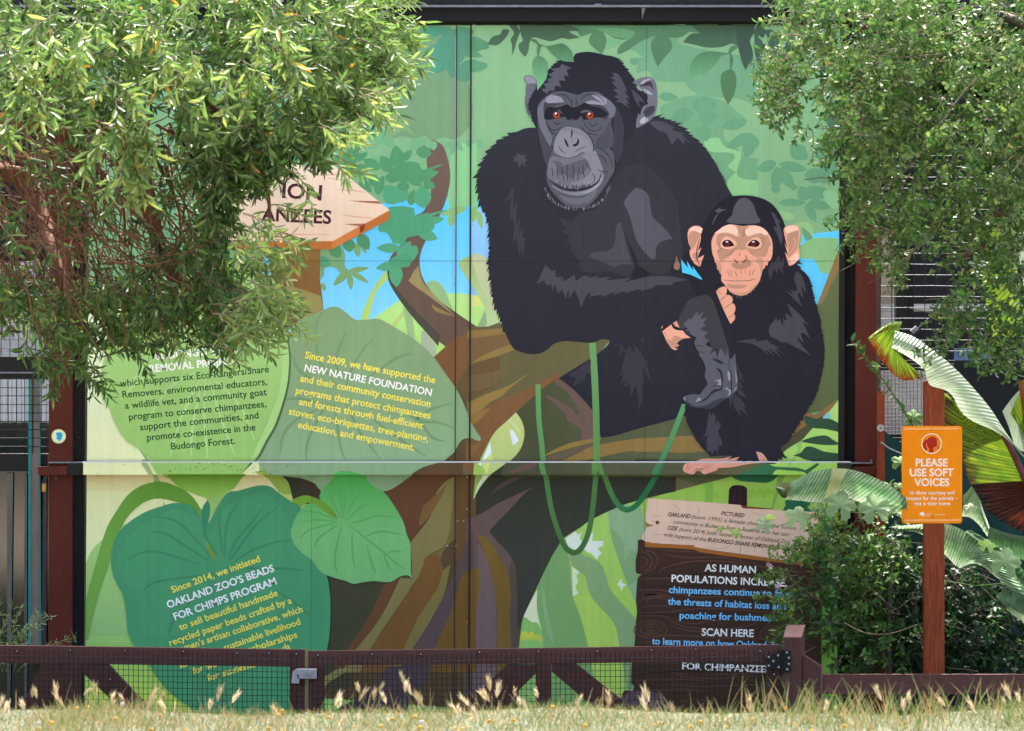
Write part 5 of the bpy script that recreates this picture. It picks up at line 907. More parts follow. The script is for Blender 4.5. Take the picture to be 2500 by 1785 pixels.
# ================================================================== ORANGE SIGN
YS = -.9
sg = thing('sign', 'orange soft-voices sign on a reddish wooden post beside the banana plant', 'sign', P(2280, 1780, YS))
m = MB(); m.pbox(2257, 930, 2306, 1800, YS + .006, YS + .09, wood_r, .004); m.build('post', sg)
orange = solid('orange_enamel', '#ee8a00', .6, 0, .10, 9, 0, spec=.15, k=.98)
pb = bmesh.new(); me = bpy.data.meshes.new('panel'); c0, c1 = P(2202, 1278, YS), P(2349, 1040, YS)
bmesh.ops.create_cube(pb, size=1)
for v_ in pb.verts: v_.co = Vector(((c0.x + c1.x) / 2 + v_.co.x * (c1.x - c0.x), YS + .003 + v_.co.y * .005, (c0.z + c1.z) / 2 + v_.co.z * (c1.z - c0.z)))
bmesh.ops.bevel(pb, geom=[e for e in pb.edges if abs(e.verts[0].co.y - e.verts[1].co.y) > .003], offset=.006, segments=4, affect='EDGES')
for f in pb.faces:
    for v_ in f.verts: v_.co.x += (v_.co.z - 1.2) * -.006
    break
pb.to_mesh(me); pb.free(); me.materials.append(orange); pan = link('panel', me, sg)
SC = (D + YS) / D
class SArt(Art):
    def raw(s, pts, faces, lay, m):
        b = len(s.v); y = YS - .0005 - lay * .00012
        for q in pts: p = P(q[0], q[1], y); s.v.append((p.x, y, p.z))
        s.f += [tuple(b + i for i in f) for f in faces]; s.m += [s.mi(m)] * len(faces)
cr = '#f6dcc4'
bd = SArt('border_line', pan); bd.shape('@S 210,146! 994,142! 994,166! 210,170!', '#efa96a', 1, lin=True); bd.build(False); bd = SArt('border_line', pan); bd.shape('@S 222,1440! 1014,1436! 1014,1462! 222,1466!', '#efa96a', 1, lin=True); bd.build(False)
pc = SArt('pictogram', pan); pc.circle('S', 604, 366, 145, cr, 1); pc.circle('S', 604, 366, 132, '#dd7f14', 2)
pc.shape('@S 560,486! 575,440 560,430 545,400 535,350 528,400 545,450! 520,465 490,430 480,380 500,330 525,315! 530,300! 545,310! 570,280 610,268 650,275 680,300 683,330 675,345! 690,375! 680,385 678,405 650,412! 632,425 630,455 640,488! 600,494', '#a82a1c', 3)
pc.shape('@S 690,395! 697,395 700,415 715,425 712,440! 700,445 692,430', '#a82a1c', 3); pc.build(False)
le = SArt('lettering', pan)
for p_, tx, h_, b_ in (('380,687 832,686', 'PLEASE', 104, .028), ('296,828 918,825', 'USE SOFT', 104, .028), ('360,966 860,964', 'VOICES', 104, .028), ('297,1086 928,1086', 'to show courtesy and', 54, .012), ('250,1165 972,1164', 'respect for the animals –', 54, .012), ('358,1242 872,1240', 'this is their home', 54, .012)):
    le.text('@S ' + p_, tx, h_, paint(cr), 2, b_)
le.build(False)
lo = SArt('emblem', pan); lo.circle('S', 472, 1366, 33, cr, 1); lo.shape('@S 460,1380! 468,1395! 462,1402! 440,1395! 450,1380!', '#dd7f14', 2, lin=True)
for i, (x0, x1) in enumerate(((513, 612), (513, 600), (513, 590))): lo.shape('@S %d,%d! %d,%d! %d,%d! %d,%d!' % (x0, 1348 + i * 18, x1, 1348 + i * 18, x1, 1358 + i * 18, x0, 1358 + i * 18), '#eeb27a', 1, lin=True)
lo.shape('@S 640,1366! 792,1364! 792,1380! 640,1382!', '#eeb27a', 1, lin=True); lo.build(False)
for x, y in ((2273, 1050), (2276, 1264)): MB().disc(P(x, y, YS - .004), .0028, .004, wire, 8).build('screw', pan)
# ================================================================== PLANTS
def inpoly(x, y, poly):
    c = False; n = len(poly); j = n - 1
    for i in range(n):
        xi, yi = poly[i]; xj, yj = poly[j]
        if (yi > y) != (yj > y) and x < (xj - xi) * (y - yi) / (yj - yi) + xi: c = not c
        j = i
    return c
class Leaves:
    """many folded leaves in ONE mesh: base, direction, up, length, width, colour value"""
    def __init__(s, shape='lance'): s.b = []; s.d = []; s.u = []; s.l = []; s.w = []; s.c = []; s.shape = shape
    def add(s, b, d, u, l, w, c): s.b.append(tuple(b)); s.d.append(tuple(d)); s.u.append(tuple(u)); s.l.append(l); s.w.append(w); s.c.append(c)
    def build(s, name, mat, parent):
        b = np.array(s.b); d = np.array(s.d); u = np.array(s.u); l = np.array(s.l)[:, None]; w_ = np.array(s.w)[:, None]; n = len(b)
        d /= np.linalg.norm(d, axis=1, keepdims=True) + 1e-9; sd = np.cross(d, u); sd /= np.linalg.norm(sd, axis=1, keepdims=True) + 1e-9; up = np.cross(sd, d)
        t1, h1, t2, h2 = {'lance': (.3, .42, .68, .46), 'obov': (.35, .3, .72, .5), 'ovate': (.28, .5, .66, .36)}[s.shape]
        cv = l * .10   # droop of the tip
        V = np.stack([b, b + d * l * t1 + sd * w_ * h1 + up * w_ * .16, b + d * l * t2 + sd * w_ * h2 + up * w_ * .16 - up * cv * .4, b + d * l - up * cv, b + d * l * t2 - sd * w_ * h2 + up * w_ * .16 - up * cv * .4, b + d * l * t1 - sd * w_ * h1 + up * w_ * .16], 1).reshape(-1, 3)
        k = np.arange(n)[:, None] * 6
        F = np.concatenate([k + np.array([[0, 1, 2, 3]]), k + np.array([[0, 3, 4, 5]])], 1).reshape(-1, 4)
        me = bpy.data.meshes.new(name); me.vertices.add(len(V)); me.vertices.foreach_set('co', V.astype(np.float32).ravel())
        me.loops.add(F.size); me.loops.foreach_set('vertex_index', F.astype(np.int32).ravel()); me.polygons.add(len(F)); me.polygons.foreach_set('loop_start', np.arange(0, F.size, 4, dtype=np.int32))
        try: me.polygons.foreach_set('loop_total', np.full(len(F), 4, dtype=np.int32))
        except Exception: pass
        me.update(calc_edges=True); at = me.attributes.new('v', 'FLOAT', 'POINT'); at.data.foreach_set('value', np.repeat(np.array(s.c), 6).astype(np.float32))
        me.materials.append(mat); me.validate(); return link(name, me, parent)
def rv(q): 
    v = Vector((q.gauss(0, 1), q.gauss(0, 1), q.gauss(0, 1))); return v.normalized()
def pick(q, poly, yr, bb=None):
    xs_ = [p[0] for p in poly]; ys_ = [p[1] for p in poly]
    while True:
        x, y = q.uniform(min(xs_), max(xs_)), q.uniform(min(ys_), max(ys_))
        if inpoly(x, y, poly): return P(x, y, q.uniform(*yr))

bark = solid('brown_bark', '#7d4f35', .85, 0, .45, 30, .5, (4, 4, .6)); twig_m = solid('pale_twig', '#6f6748', .8, 0, .35, 40); redtwig = solid('red_brown_twig', '#70492f', .85, 0, .4, 30); dkbark = solid('grey_bark', '#6b5f50', .85, 0, .45, 30, .4)
# ---------------------------------------------------- left tree: narrow leaves in whorls on drooping shoots
q = random.Random(21)
lt_ = thing('tree', 'large narrow-leaved tree hanging over the left half of the mural', 'tree', (-3.3, -2.0, 0))
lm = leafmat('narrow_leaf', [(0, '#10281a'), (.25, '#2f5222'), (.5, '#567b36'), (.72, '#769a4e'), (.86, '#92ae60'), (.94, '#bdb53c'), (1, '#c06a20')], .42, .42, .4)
LV = Leaves('lance'); tw = MB()
def shoot(base, dr, ln, k, ll, lw_, cval, m=twig_m, curl=.5, r0=.0032, leaves=LV, tw=tw, spread=(.55, 1.1)):
    """a twig that droops, with leaves spiralling round it and a rosette at the tip"""
    p = Vector(base); d = Vector(dr).normalized(); pts = [p.copy()]; n = 6
    for i in range(n):
        d = (d + Vector((0, 0, -curl / n)) + rv(q) * .12).normalized(); p = p + d * ln / n; pts.append(p.copy())
    tw.tube(pts, r0, r0 * .5, m, 4)
    u = d.cross(Vector((0, 0, 1))).normalized() if abs(d.z) < .95 else Vector((1, 0, 0)); ph = q.uniform(0, 6)
    for i in range(k):
        t = 1 - (i / k) ** 1.5 * .9; f = t * n; a = min(n - 1, int(f)); b = pts[a].lerp(pts[a + 1], f - a); ax = (pts[a + 1] - pts[a]).normalized()
        u1 = ax.orthogonal().normalized(); u2 = ax.cross(u1); ph += 2.4; rad = u1 * math.cos(ph) + u2 * math.sin(ph)
        sp = q.uniform(*spread); dd = ax * math.cos(sp) + rad * math.sin(sp) + Vector((0, 0, -.12)); L = ll * q.uniform(.5, 1.25)
        leaves.add(b, dd, ax * .9 + rad * .3 + rv(q) * .35 + Vector((0, 0, .3)), L, lw_ * q.uniform(.8, 1.2), (.97 if q.random() < .006 else min(.88, max(0, cval + q.gauss(0, .15)))))
Z = {'top': [(-60, -60), (880, -60), (930, 40), (900, 100), (850, 170), (800, 240), (760, 300), (660, 340), (560, 330), (420, 260), (250, 260), (100, 300), (-60, 300)],
     'right': [(430, 250), (800, 260), (760, 310), (700, 350), (620, 375), (550, 440), (520, 520), (510, 580), (580, 650), (610, 710), (620, 760), (560, 790), (510, 760), (470, 640), (450, 560), (500, 450)],
     'mid': [(-60, 280), (430, 280), (470, 450), (440, 620), (480, 700), (260, 740), (-60, 700)],
     'low': [(-60, 640), (480, 660), (550, 740), (490, 775), (420, 775), (280, 790), (220, 785), (150, 820), (80, 790), (-60, 780)],
     'fringe': [(780, 20), (965, 5), (955, 110), (930, 200), (860, 280), (760, 320), (720, 290)]}
for i in range(560):
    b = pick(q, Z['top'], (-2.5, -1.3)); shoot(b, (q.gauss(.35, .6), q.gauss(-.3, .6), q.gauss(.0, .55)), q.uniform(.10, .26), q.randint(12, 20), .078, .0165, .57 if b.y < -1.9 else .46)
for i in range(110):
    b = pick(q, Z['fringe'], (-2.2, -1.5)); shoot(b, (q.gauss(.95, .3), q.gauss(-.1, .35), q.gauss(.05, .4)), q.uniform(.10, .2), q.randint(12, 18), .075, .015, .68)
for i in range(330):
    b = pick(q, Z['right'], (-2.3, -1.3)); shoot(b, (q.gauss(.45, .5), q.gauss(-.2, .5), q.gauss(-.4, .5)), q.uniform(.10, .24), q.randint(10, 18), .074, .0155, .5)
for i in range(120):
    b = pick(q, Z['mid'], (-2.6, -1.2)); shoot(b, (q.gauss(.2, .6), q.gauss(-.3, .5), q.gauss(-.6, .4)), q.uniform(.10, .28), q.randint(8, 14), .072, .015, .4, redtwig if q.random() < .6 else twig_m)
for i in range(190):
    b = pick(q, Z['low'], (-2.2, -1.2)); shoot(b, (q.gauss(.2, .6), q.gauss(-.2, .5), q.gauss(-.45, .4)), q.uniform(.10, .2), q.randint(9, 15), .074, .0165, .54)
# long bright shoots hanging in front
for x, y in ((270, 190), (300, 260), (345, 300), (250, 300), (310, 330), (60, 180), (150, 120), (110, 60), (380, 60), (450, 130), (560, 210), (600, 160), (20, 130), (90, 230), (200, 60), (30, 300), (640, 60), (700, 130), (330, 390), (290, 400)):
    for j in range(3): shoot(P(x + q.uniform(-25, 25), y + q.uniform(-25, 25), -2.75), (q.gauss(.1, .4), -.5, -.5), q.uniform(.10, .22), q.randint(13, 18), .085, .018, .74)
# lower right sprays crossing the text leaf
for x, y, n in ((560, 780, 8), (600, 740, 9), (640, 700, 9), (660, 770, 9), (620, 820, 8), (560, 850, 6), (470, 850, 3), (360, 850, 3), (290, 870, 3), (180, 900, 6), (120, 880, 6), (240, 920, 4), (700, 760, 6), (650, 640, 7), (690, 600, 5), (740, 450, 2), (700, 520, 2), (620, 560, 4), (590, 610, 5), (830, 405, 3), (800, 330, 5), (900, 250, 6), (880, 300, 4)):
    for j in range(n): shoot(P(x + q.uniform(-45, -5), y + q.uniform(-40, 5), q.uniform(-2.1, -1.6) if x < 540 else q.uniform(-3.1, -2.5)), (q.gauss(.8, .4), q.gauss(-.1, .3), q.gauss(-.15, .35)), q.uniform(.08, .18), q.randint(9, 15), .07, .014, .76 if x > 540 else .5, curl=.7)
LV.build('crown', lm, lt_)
# inner bare twigs
for i in range(470):
    b = pick(q, Z['mid'], (-2.4, -1.1)); d = Vector((q.gauss(.5, .5), q.gauss(0, .3), q.gauss(-.8, .5))).normalized(); pts = [b]
    for k in range(5): d = (d + rv(q) * .28).normalized(); pts.append(pts[-1] + d * q.uniform(.03, .11))
    r = q.choice((.002, .003, .0035, .005)); tw.tube(pts, r, r * .5, redtwig, 5)
tw.build('twig', lt_)
def limb(par, pts, r0, r1, m, name='branch'):
    pts = [Vector(p) for p in pts]; o = []
    for i in range(len(pts) - 1):
        p0 = pts[max(0, i - 1)]; p1 = pts[i]; p2 = pts[i + 1]; p3 = pts[min(len(pts) - 1, i + 2)]
        for j in range(4):
            t = j / 4; o.append(.5 * (2 * p1 + (p2 - p0) * t + (2 * p0 - 5 * p1 + 4 * p2 - p3) * t * t + (3 * p1 - p0 - 3 * p2 + p3) * t ** 3))
    o.append(pts[-1]); return MB().tube(o, r0, r1, m, 8).build(name, par, True)
limb(lt_, [(-3.3, -2.0, -.1), (-3.25, -2.0, .8), (-3.3, -1.95, 1.8), (-3.1, -1.9, 2.7), (-2.9, -1.9, 3.6)], .13, .07, bark, 'trunk')
limb(lt_, [(-3.25, -1.95, 1.9), P(-60, 560, -1.5), P(60, 600, -1.4), P(110, 700, -1.5)], .04, .01, bark)
limb(lt_, [(-3.2, -1.92, 2.4), P(0, 420, -1.4), P(100, 520, -1.4), P(128, 620, -1.6), P(165, 720, -1.7), P(185, 760, -1.7), P(190, 850, -1.7)], .05, .012, bark)
limb(lt_, [P(70, 690, -1.8), P(110, 710, -1.8), P(145, 760, -1.8), P(165, 830, -1.8)], .014, .008, bark)
limb(lt_, [(-3.1, -1.9, 2.8), P(150, 300, -1.8), P(330, 380, -1.8), P(400, 640, -1.75), P(425, 690, -1.75)], .045, .012, bark)
limb(lt_, [P(330, 380, -1.8), P(370, 560, -1.8), P(470, 730, -1.9), P(515, 760, -1.95), P(545, 800, -1.95), P(575, 880, -1.95)], .022, .008, bark)
limb(lt_, [(-3.1, -1.8, 3.1), P(200, 90, -1.35), P(450, 70, -1.3), P(700, 50, -1.3)], .04, .012, bark)
limb(lt_, [P(350, 120, -1.9), P(520, 260, -1.9), P(640, 420, -1.85), P(660, 560, -1.8)], .018, .006, bark)
for i in range(14):
    x, y = q.uniform(0, 420), q.uniform(300, 560); limb(lt_, [P(x, y, q.uniform(-2.2, -1.4)), P(x + q.uniform(10, 60), y + 70, q.uniform(-2.0, -1.5)), P(x + q.uniform(20, 120), y + 170, -1.7)], q.uniform(.007, .014), .004, bark)

# ---------------------------------------------------- right tree: small rounded leaves
q = random.Random(33)
rt_ = thing('tree', 'dense small-leaved tree hanging over the right edge of the mural and the right bay', 'tree', (3.6, -1.6, 0))
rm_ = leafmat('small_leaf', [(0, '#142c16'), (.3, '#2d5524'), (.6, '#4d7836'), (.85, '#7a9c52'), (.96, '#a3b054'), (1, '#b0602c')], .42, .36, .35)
LR = Leaves('obov'); tr = MB()
def sprig(base, dr, ln, k, ll, lw_, cval, m=twig_m, curl=.4): shoot(base, dr, ln, k, ll, lw_, cval, m, curl, .0022, LR, tr, (.7, 1.4))
ZR = [(1945, -60), (2600, -60), (2600, 820), (2480, 860), (2400, 830), (2350, 790), (2320, 760), (2310, 720), (2330, 690), (2290, 610), (2230, 620), (2180, 600), (2150, 530), (2110, 500), (2120, 450), (2080, 380), (2050, 340), (2000, 270), (1940, 270), (1890, 230), (1905, 150), (1960, 90)]
from mathutils import noise as mnoise
for i in range(2400):
    b = pick(q, ZR, (-2.2, -.9)); up_ = b.z > 2.6
    if mnoise.noise(Vector((b.x * 3.2, b.y * 1.6 + 3, b.z * 3.2))) < (-.17 if b.z > 2.4 else 0) and q.random() < .92: continue
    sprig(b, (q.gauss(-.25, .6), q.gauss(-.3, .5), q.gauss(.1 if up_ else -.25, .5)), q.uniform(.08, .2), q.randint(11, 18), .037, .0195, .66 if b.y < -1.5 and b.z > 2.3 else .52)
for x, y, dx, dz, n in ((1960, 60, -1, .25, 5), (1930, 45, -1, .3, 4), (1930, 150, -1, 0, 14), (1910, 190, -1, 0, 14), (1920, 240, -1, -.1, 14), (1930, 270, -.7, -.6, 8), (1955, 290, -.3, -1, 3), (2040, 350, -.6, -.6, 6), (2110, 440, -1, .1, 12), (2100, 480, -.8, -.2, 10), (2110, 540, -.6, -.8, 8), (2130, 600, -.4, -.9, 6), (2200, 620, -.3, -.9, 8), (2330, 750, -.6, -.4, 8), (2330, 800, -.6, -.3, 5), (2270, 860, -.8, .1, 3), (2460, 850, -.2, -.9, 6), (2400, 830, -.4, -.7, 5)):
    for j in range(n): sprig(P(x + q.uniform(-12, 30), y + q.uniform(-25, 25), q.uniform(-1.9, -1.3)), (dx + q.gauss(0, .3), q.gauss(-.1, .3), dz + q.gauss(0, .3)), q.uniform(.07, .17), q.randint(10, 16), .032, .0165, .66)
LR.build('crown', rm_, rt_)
for i in range(70):
    b = pick(q, ZR, (-2.2, -1.2))
    if b.x < 1.62: continue
    b = b; d = Vector((q.gauss(-.6, .5), q.gauss(-.1, .2), q.gauss(-.4, .5))).normalized(); pts = [b]
    for k in range(5): d = (d + rv(q) * .2).normalized(); pts.append(pts[-1] + d * q.uniform(.04, .09))
    r = q.choice((.002, .003, .004)); tr.tube(pts, r, r * .5, q.choice((twig_m, dkbark)), 5)
tr.build('twig', rt_)
limb(rt_, [(3.6, -1.6, -.1), (3.5, -1.6, 1.0), (3.55, -1.6, 2.0), (3.4, -1.6, 3.0), (3.3, -1.6, 3.9)], .12, .06, dkbark, 'trunk')
limb(rt_, [(3.5, -1.6, 2.4), P(2520, 280, -1.3), P(2440, 310, -1.25), P(2350, 280, -1.2), P(2200, 200, -1.2), P(2080, 150, -1.2)], .05, .008, dkbark)
limb(rt_, [(3.5, -1.6, 2.6), P(2500, 60, -1.2), P(2450, 80, -1.1), P(2400, 100, -1.1), P(2310, 125, -1.1)], .03, .007, dkbark)
limb(rt_, [(3.5, -1.6, 2.0), P(2480, 520, -1.6), P(2400, 600, -1.6), P(2300, 640, -1.6)], .03, .006, dkbark)

# ---------------------------------------------------- shrub under the sign
q = random.Random(5)
sh_t = thing('shrub', 'dark glossy-leaved shrub growing between the mural and the sign post', 'shrub', P(2120, 1760, -.55))
shm = leafmat('shrub_leaf', [(0, '#12281a'), (.4, '#244d26'), (.75, '#4b7f34'), (1, '#8db04a')], .45, .35, .4)
LR = Leaves('ovate'); tr = MB()
ZS = [(1990, 1340), (2040, 1310), (2100, 1300), (2180, 1300), (2250, 1330), (2330, 1370), (2440, 1420), (2560, 1450), (2560, 1660), (2300, 1650), (2120, 1640), (2060, 1580), (2010, 1540), (1980, 1500), (1960, 1450), (1965, 1400)]
for i in range(620):
    b = pick(q, ZS, (-.72, -.15)); sprig(b, (q.gauss(-.3, .6), q.gauss(-.4, .5), q.gauss(.25, .5)), q.uniform(.08, .18), q.randint(9, 14), .042, .022, .38 if b.x > 1.85 else .74, dkbark)
for x, y, dx, dz, n in ((1900, 1380, -1, .2, 6), (1890, 1420, -1, 0, 7), (1880, 1460, -1, -.1, 7), (1910, 1500, -.9, -.2, 7), (1930, 1350, -.9, .4, 5), (1900, 1530, -.7, -.5, 5), (2000, 1290, -.4, .8, 6), (2090, 1280, 0, 1, 8), (2150, 1280, .2, 1, 6), (1960, 1320, -.6, .6, 6)):
    for j in range(n): sprig(P(x + q.uniform(10, 75), y + q.uniform(-25, 25), q.uniform(-.9, -.6)), (dx + q.gauss(0, .3), q.gauss(-.15, .3), dz + q.gauss(0, .3)), q.uniform(.07, .16), q.randint(9, 13), .034, .018, .88, twig_m)
for x, y, dx in ((1990, 1580, -.6), (2060, 1600, -.3), (1960, 1560, -.8)): sprig(P(x, y, -.8), (dx, -.2, -.3), .2, 9, .04, .022, .6)
LR.build('foliage', shm, sh_t)
for i in range(60):
    b = pick(q, ZS, (-.8, -.3)); pts = [b]; d = Vector((q.gauss(-.4, .5), 0, q.gauss(.6, .4))).normalized()
    for k in range(4): d = (d + rv(q) * .2).normalized(); pts.append(pts[-1] + d * .06)
    tr.tube(pts, .003, .0015, dkbark, 5)
tr.build('twig', sh_t)
limb(sh_t, [P(2170, 1790, -.6), P(2172, 1500, -.62), P(2174, 1400, -.6), P(2178, 1320, -.6)], .012, .007, dkbark, 'stem')
limb(sh_t, [P(2060, 1520, -.9), P(2110, 1545, -.92), P(2170, 1548, -.92), P(2240, 1525, -.9)], .004, .003, twig_m, 'stem')
fl = solid('pink_petal', '#e7b9c6', .6)
for x, y in ((1876, 1378), (1882, 1383), (1903, 1428), (1898, 1432)):
    fm = MB()
    for k in range(5):
        a_ = k * 1.26; c_ = P(x, y, -.96); fm.add([c_, c_ + Vector((.009 * math.cos(a_ - .4), -.004, .009 * math.sin(a_ - .4))), c_ + Vector((.014 * math.cos(a_), -.006, .014 * math.sin(a_))), c_ + Vector((.009 * math.cos(a_ + .4), -.004, .009 * math.sin(a_ + .4)))], [(0, 1, 2, 3)], fl)
    fm.build('flower', sh_t)

# long arching shoot left of the sign, and the lobed-leaf vine
q = random.Random(8); LR = Leaves('ovate'); tr = MB()
ws = thing('climbing_shoot', 'single arching green shoot with paired leaves in front of the right brown post', 'shoot', P(2240, 1060, -.9))
pts = [P(2240, 1060, -.85), P(2200, 990, -.88), P(2150, 920, -.9), P(2110, 870, -.9), P(2080, 835, -.9)]
tr.tube(pts, .005, .003, twig_m, 6)
for i in range(34):
    t = i / 33 * 3.99; a_ = int(t); b = pts[a_].lerp(pts[a_ + 1], t - a_); LR.add(b, Vector((q.uniform(-1, .5), q.uniform(-.5, .1), q.uniform(-.4, .9))), rv(q) + Vector((0, -.5, .8)), q.uniform(.035, .06), .024, q.uniform(.5, .85))
tr.build('stem', ws); LR.build('foliage', shm, ws)
vn = thing('vine', 'trailing vine with pale lobed leaves in front of the printed wooden signs', 'vine', P(2000, 1300, -.95))
vlm = leafmat('lobed_leaf', [(0, '#5f8f4a'), (.5, '#93b57c'), (.8, '#b4cfa2'), (1, '#a8d04a')], .62, .35, .2)
def lobed(px, py, sz, rot, tilt, cv, yd=-1.0):
    if px > 2150: yd = -.80
    if px > 2380: yd = -.95
    c = P(px, py, yd); pts = []; k = 40
    for i in range(k):
        a = 2 * math.pi * i / k; r = .62 + .38 * abs(math.cos(2.5 * (a - math.pi / 2))) ** .8 + .04 * math.cos(20 * a)
        if abs(a - 1.5 * math.pi) < .22: r = .25
        pts.append((r * math.cos(a), r * math.sin(a)))
    me = bpy.data.meshes.new('leaf'); M = Matrix.Rotation(rot, 4, 'Y') @ Matrix.Rotation(tilt, 4, 'X'); R0 = sz * S / 2; ring = []
    def pt(x, z): return c + (M @ Vector((x * R0, -(.28 * (x * x + z * z) - .12 * abs(math.sin(3 * math.atan2(z, x)))) * R0 * -1, z * R0)))
    vs = [pt(0, -.1)] + [pt(x * .55, z * .55) for x, z in pts] + [pt(x, z) for x, z in pts]
    fs = [(0, 1 + i, 1 + (i + 1) % k) for i in range(k)] + [(1 + i, 1 + k + i, 1 + k + (i + 1) % k, 1 + (i + 1) % k) for i in range(k)]
    me.from_pydata([tuple(v_) for v_ in vs], [], fs); at = me.attributes.new('v', 'FLOAT', 'POINT'); at.data.foreach_set('value', [cv] * len(vs)); me.materials.append(vlm)
    me.polygons.foreach_set('use_smooth', [True] * len(fs)); return link('leaf', me, vn)
for a_ in ((2052, 1232, 80, .3, -.5, .55), (2135, 1240, 78, -.2, -.45, .55), (1949, 1262, 66, .2, -.6, .85), (2000, 1240, 40, .6, -.7, .4), (1868, 1280, 44, .5, -.4, .75), (2185, 1240, 40, .2, -.6, .5), (1795, 1302, 26, .4, -.3, .95), (1757, 1293, 16, .4, -.2, .95), (1880, 1262, 24, .2, -.9, .98), (1984, 1235, 26, -.5, -.8, .98), (2290, 1420, 44, .3, -.6, .3), (2455, 1370, 80, .3, -.5, .5), (2210, 1230, 36, .9, -.6, .95), (2410, 1330, 44, .2, -.8, .95), (2370, 1240, 36, .1, -.8, .8), (2200, 1130, 50, .4, -.7, .1), (2230, 1020, 50, .1, -.5, .1), (2196, 1190, 34, .5, -.7, .2)): lobed(*a_)
tr = MB(); sg_ = solid('green_stem', '#7f9a4a', .6, 0, .2, 20)
tr.tube([P(1740, 1285, -.99), P(1800, 1296, -.99), P(1880, 1288, -.99), P(1950, 1272, -.99), P(2010, 1258, -.99), P(2080, 1250, -.98), P(2150, 1258, -.93), P(2198, 1255, -.86)], .0022, .003, sg_, 6)
tr.tube([P(1812, 1300, -.99), P(1808, 1340, -.99), P(1806, 1366, -.99)], .0012, .001, sg_, 5); tr.tube([P(1844, 1320, -.99), P(1842, 1346, -.99)], .0012, .001, sg_, 5); tr.tube([P(2310, 1418, -.99), P(2380, 1430, -.98), P(2450, 1424, -.97)], .002, .002, sg_, 5)
tr.build('stem', vn)

# ---------------------------------------------------- banana plant
bn = thing('banana_plant', 'banana plant with big ribbed leaves, green, pale and red-edged, behind the orange sign', 'plant', P(2560, 1780, -.7))
def bananamat(name, cmid, cedge, ctip, rough=.35, rib=26, dark=.5):
    m, n, l, bs = nodemat(name); uv = n.new('ShaderNodeUVMap'); uv.uv_map = 'uv'; sp_ = n.new('ShaderNodeSeparateXYZ'); l.new(uv.outputs[0], sp_.inputs[0])
    wv = n.new('ShaderNodeTexWave'); wv.wave_type = 'BANDS'; wv.bands_direction = 'X'; wv.inputs['Scale'].default_value = rib * .105; wv.inputs['Distortion'].default_value = 1.2; wv.inputs['Detail'].default_value = 2; wv.inputs['Detail Scale'].default_value = .6
    l.new(uv.outputs[0], wv.inputs[0])
    nz = n.new('ShaderNodeTexNoise'); nz.inputs['Scale'].default_value = 4; nz.inputs['Detail'].default_value = 5; l.new(uv.outputs[0], nz.inputs[0])
    ed = n.new('ShaderNodeValToRGB'); e = ed.color_ramp.elements; e[0].position = .74; e[0].color = (0, 0, 0, 1); e[1].position = 1.0; e[1].color = (1, 1, 1, 1)
    ad = n.new('ShaderNodeMath'); ad.operation = 'MULTIPLY_ADD'; ad.inputs[1].default_value = .5; l.new(nz.outputs[0], ad.inputs[0]); l.new(sp_.outputs['Z'], ad.inputs[2])
    at = n.new('ShaderNodeAttribute'); at.attribute_name = 'edge'; ad2 = n.new('ShaderNodeMath'); ad2.operation = 'MULTIPLY_ADD'; ad2.inputs[1].default_value = .55; l.new(nz.outputs[0], ad2.inputs[0]); sb = n.new('ShaderNodeMath'); sb.operation = 'SUBTRACT'; sb.inputs[1].default_value = .27; l.new(at.outputs['Fac'], sb.inputs[0]); l.new(sb.outputs[0], ad2.inputs[2]); l.new(ad2.outputs[0], ed.inputs[0])
    mx = n.new('ShaderNodeMix'); mx.data_type = 'RGBA'; mx.inputs['A'].default_value = hexlin(cmid); mx.inputs['B'].default_value = hexlin(cedge); l.new(ed.outputs[0], mx.inputs['Factor'])
    cn = n.new('ShaderNodeValToRGB'); cn.color_ramp.elements[0].position = .42; cn.color_ramp.elements[1].position = .62; cn.color_ramp.elements[0].color = hexlin(ctip); cn.color_ramp.elements[1].color = hexlin(cmid); l.new(nz.outputs[0], cn.inputs[0]); l.new(cn.outputs[0], mx.inputs['A'])
    m2 = n.new('ShaderNodeMix'); m2.data_type = 'RGBA'; m2.blend_type = 'MULTIPLY'; m2.inputs['Factor'].default_value = 1
    rr = n.new('ShaderNodeValToRGB'); rr.color_ramp.elements[0].color = (dark, dark, dark, 1); rr.color_ramp.elements[1].position = .5; l.new(wv.outputs['Fac'], rr.inputs[0]); l.new(mx.outputs['Result'], m2.inputs['A']); l.new(rr.outputs[0], m2.inputs['B'])
    l.new(m2.outputs['Result'], bs.inputs['Base Color']); bs.inputs['Roughness'].default_value = rough
    bp = n.new('ShaderNodeBump'); bp.inputs['Strength'].default_value = .8; bp.inputs['Distance'].default_value = .01; l.new(wv.outputs['Fac'], bp.inputs['Height']); l.new(bp.outputs[0], bs.inputs['Normal'])
    tr_ = n.new('ShaderNodeBsdfTranslucent'); l.new(m2.outputs['Result'], tr_.inputs[0]); ms = n.new('ShaderNodeMixShader'); ms.inputs[0].default_value = .3; l.new(bs.outputs[0], ms.inputs[1]); l.new(tr_.outputs[0], ms.inputs[2]); l.new(ms.outputs[0], n['Material Output'].inputs[0])
    return m
def cat(pts, t):
    n = len(pts) - 1; f = min(t * n, n - 1e-6); i = int(f); u = f - i; p1, p2 = pts[i], pts[i + 1]; p0 = pts[i - 1] if i else p1 * 2 - p2; p3 = pts[i + 2] if i + 2 <= n else p2 * 2 - p1
    return .5 * (2 * p1 + (p2 - p0) * u + (2 * p0 - 5 * p1 + 4 * p2 - p3) * u * u + (3 * p1 - p0 - 3 * p2 + p3) * u ** 3)
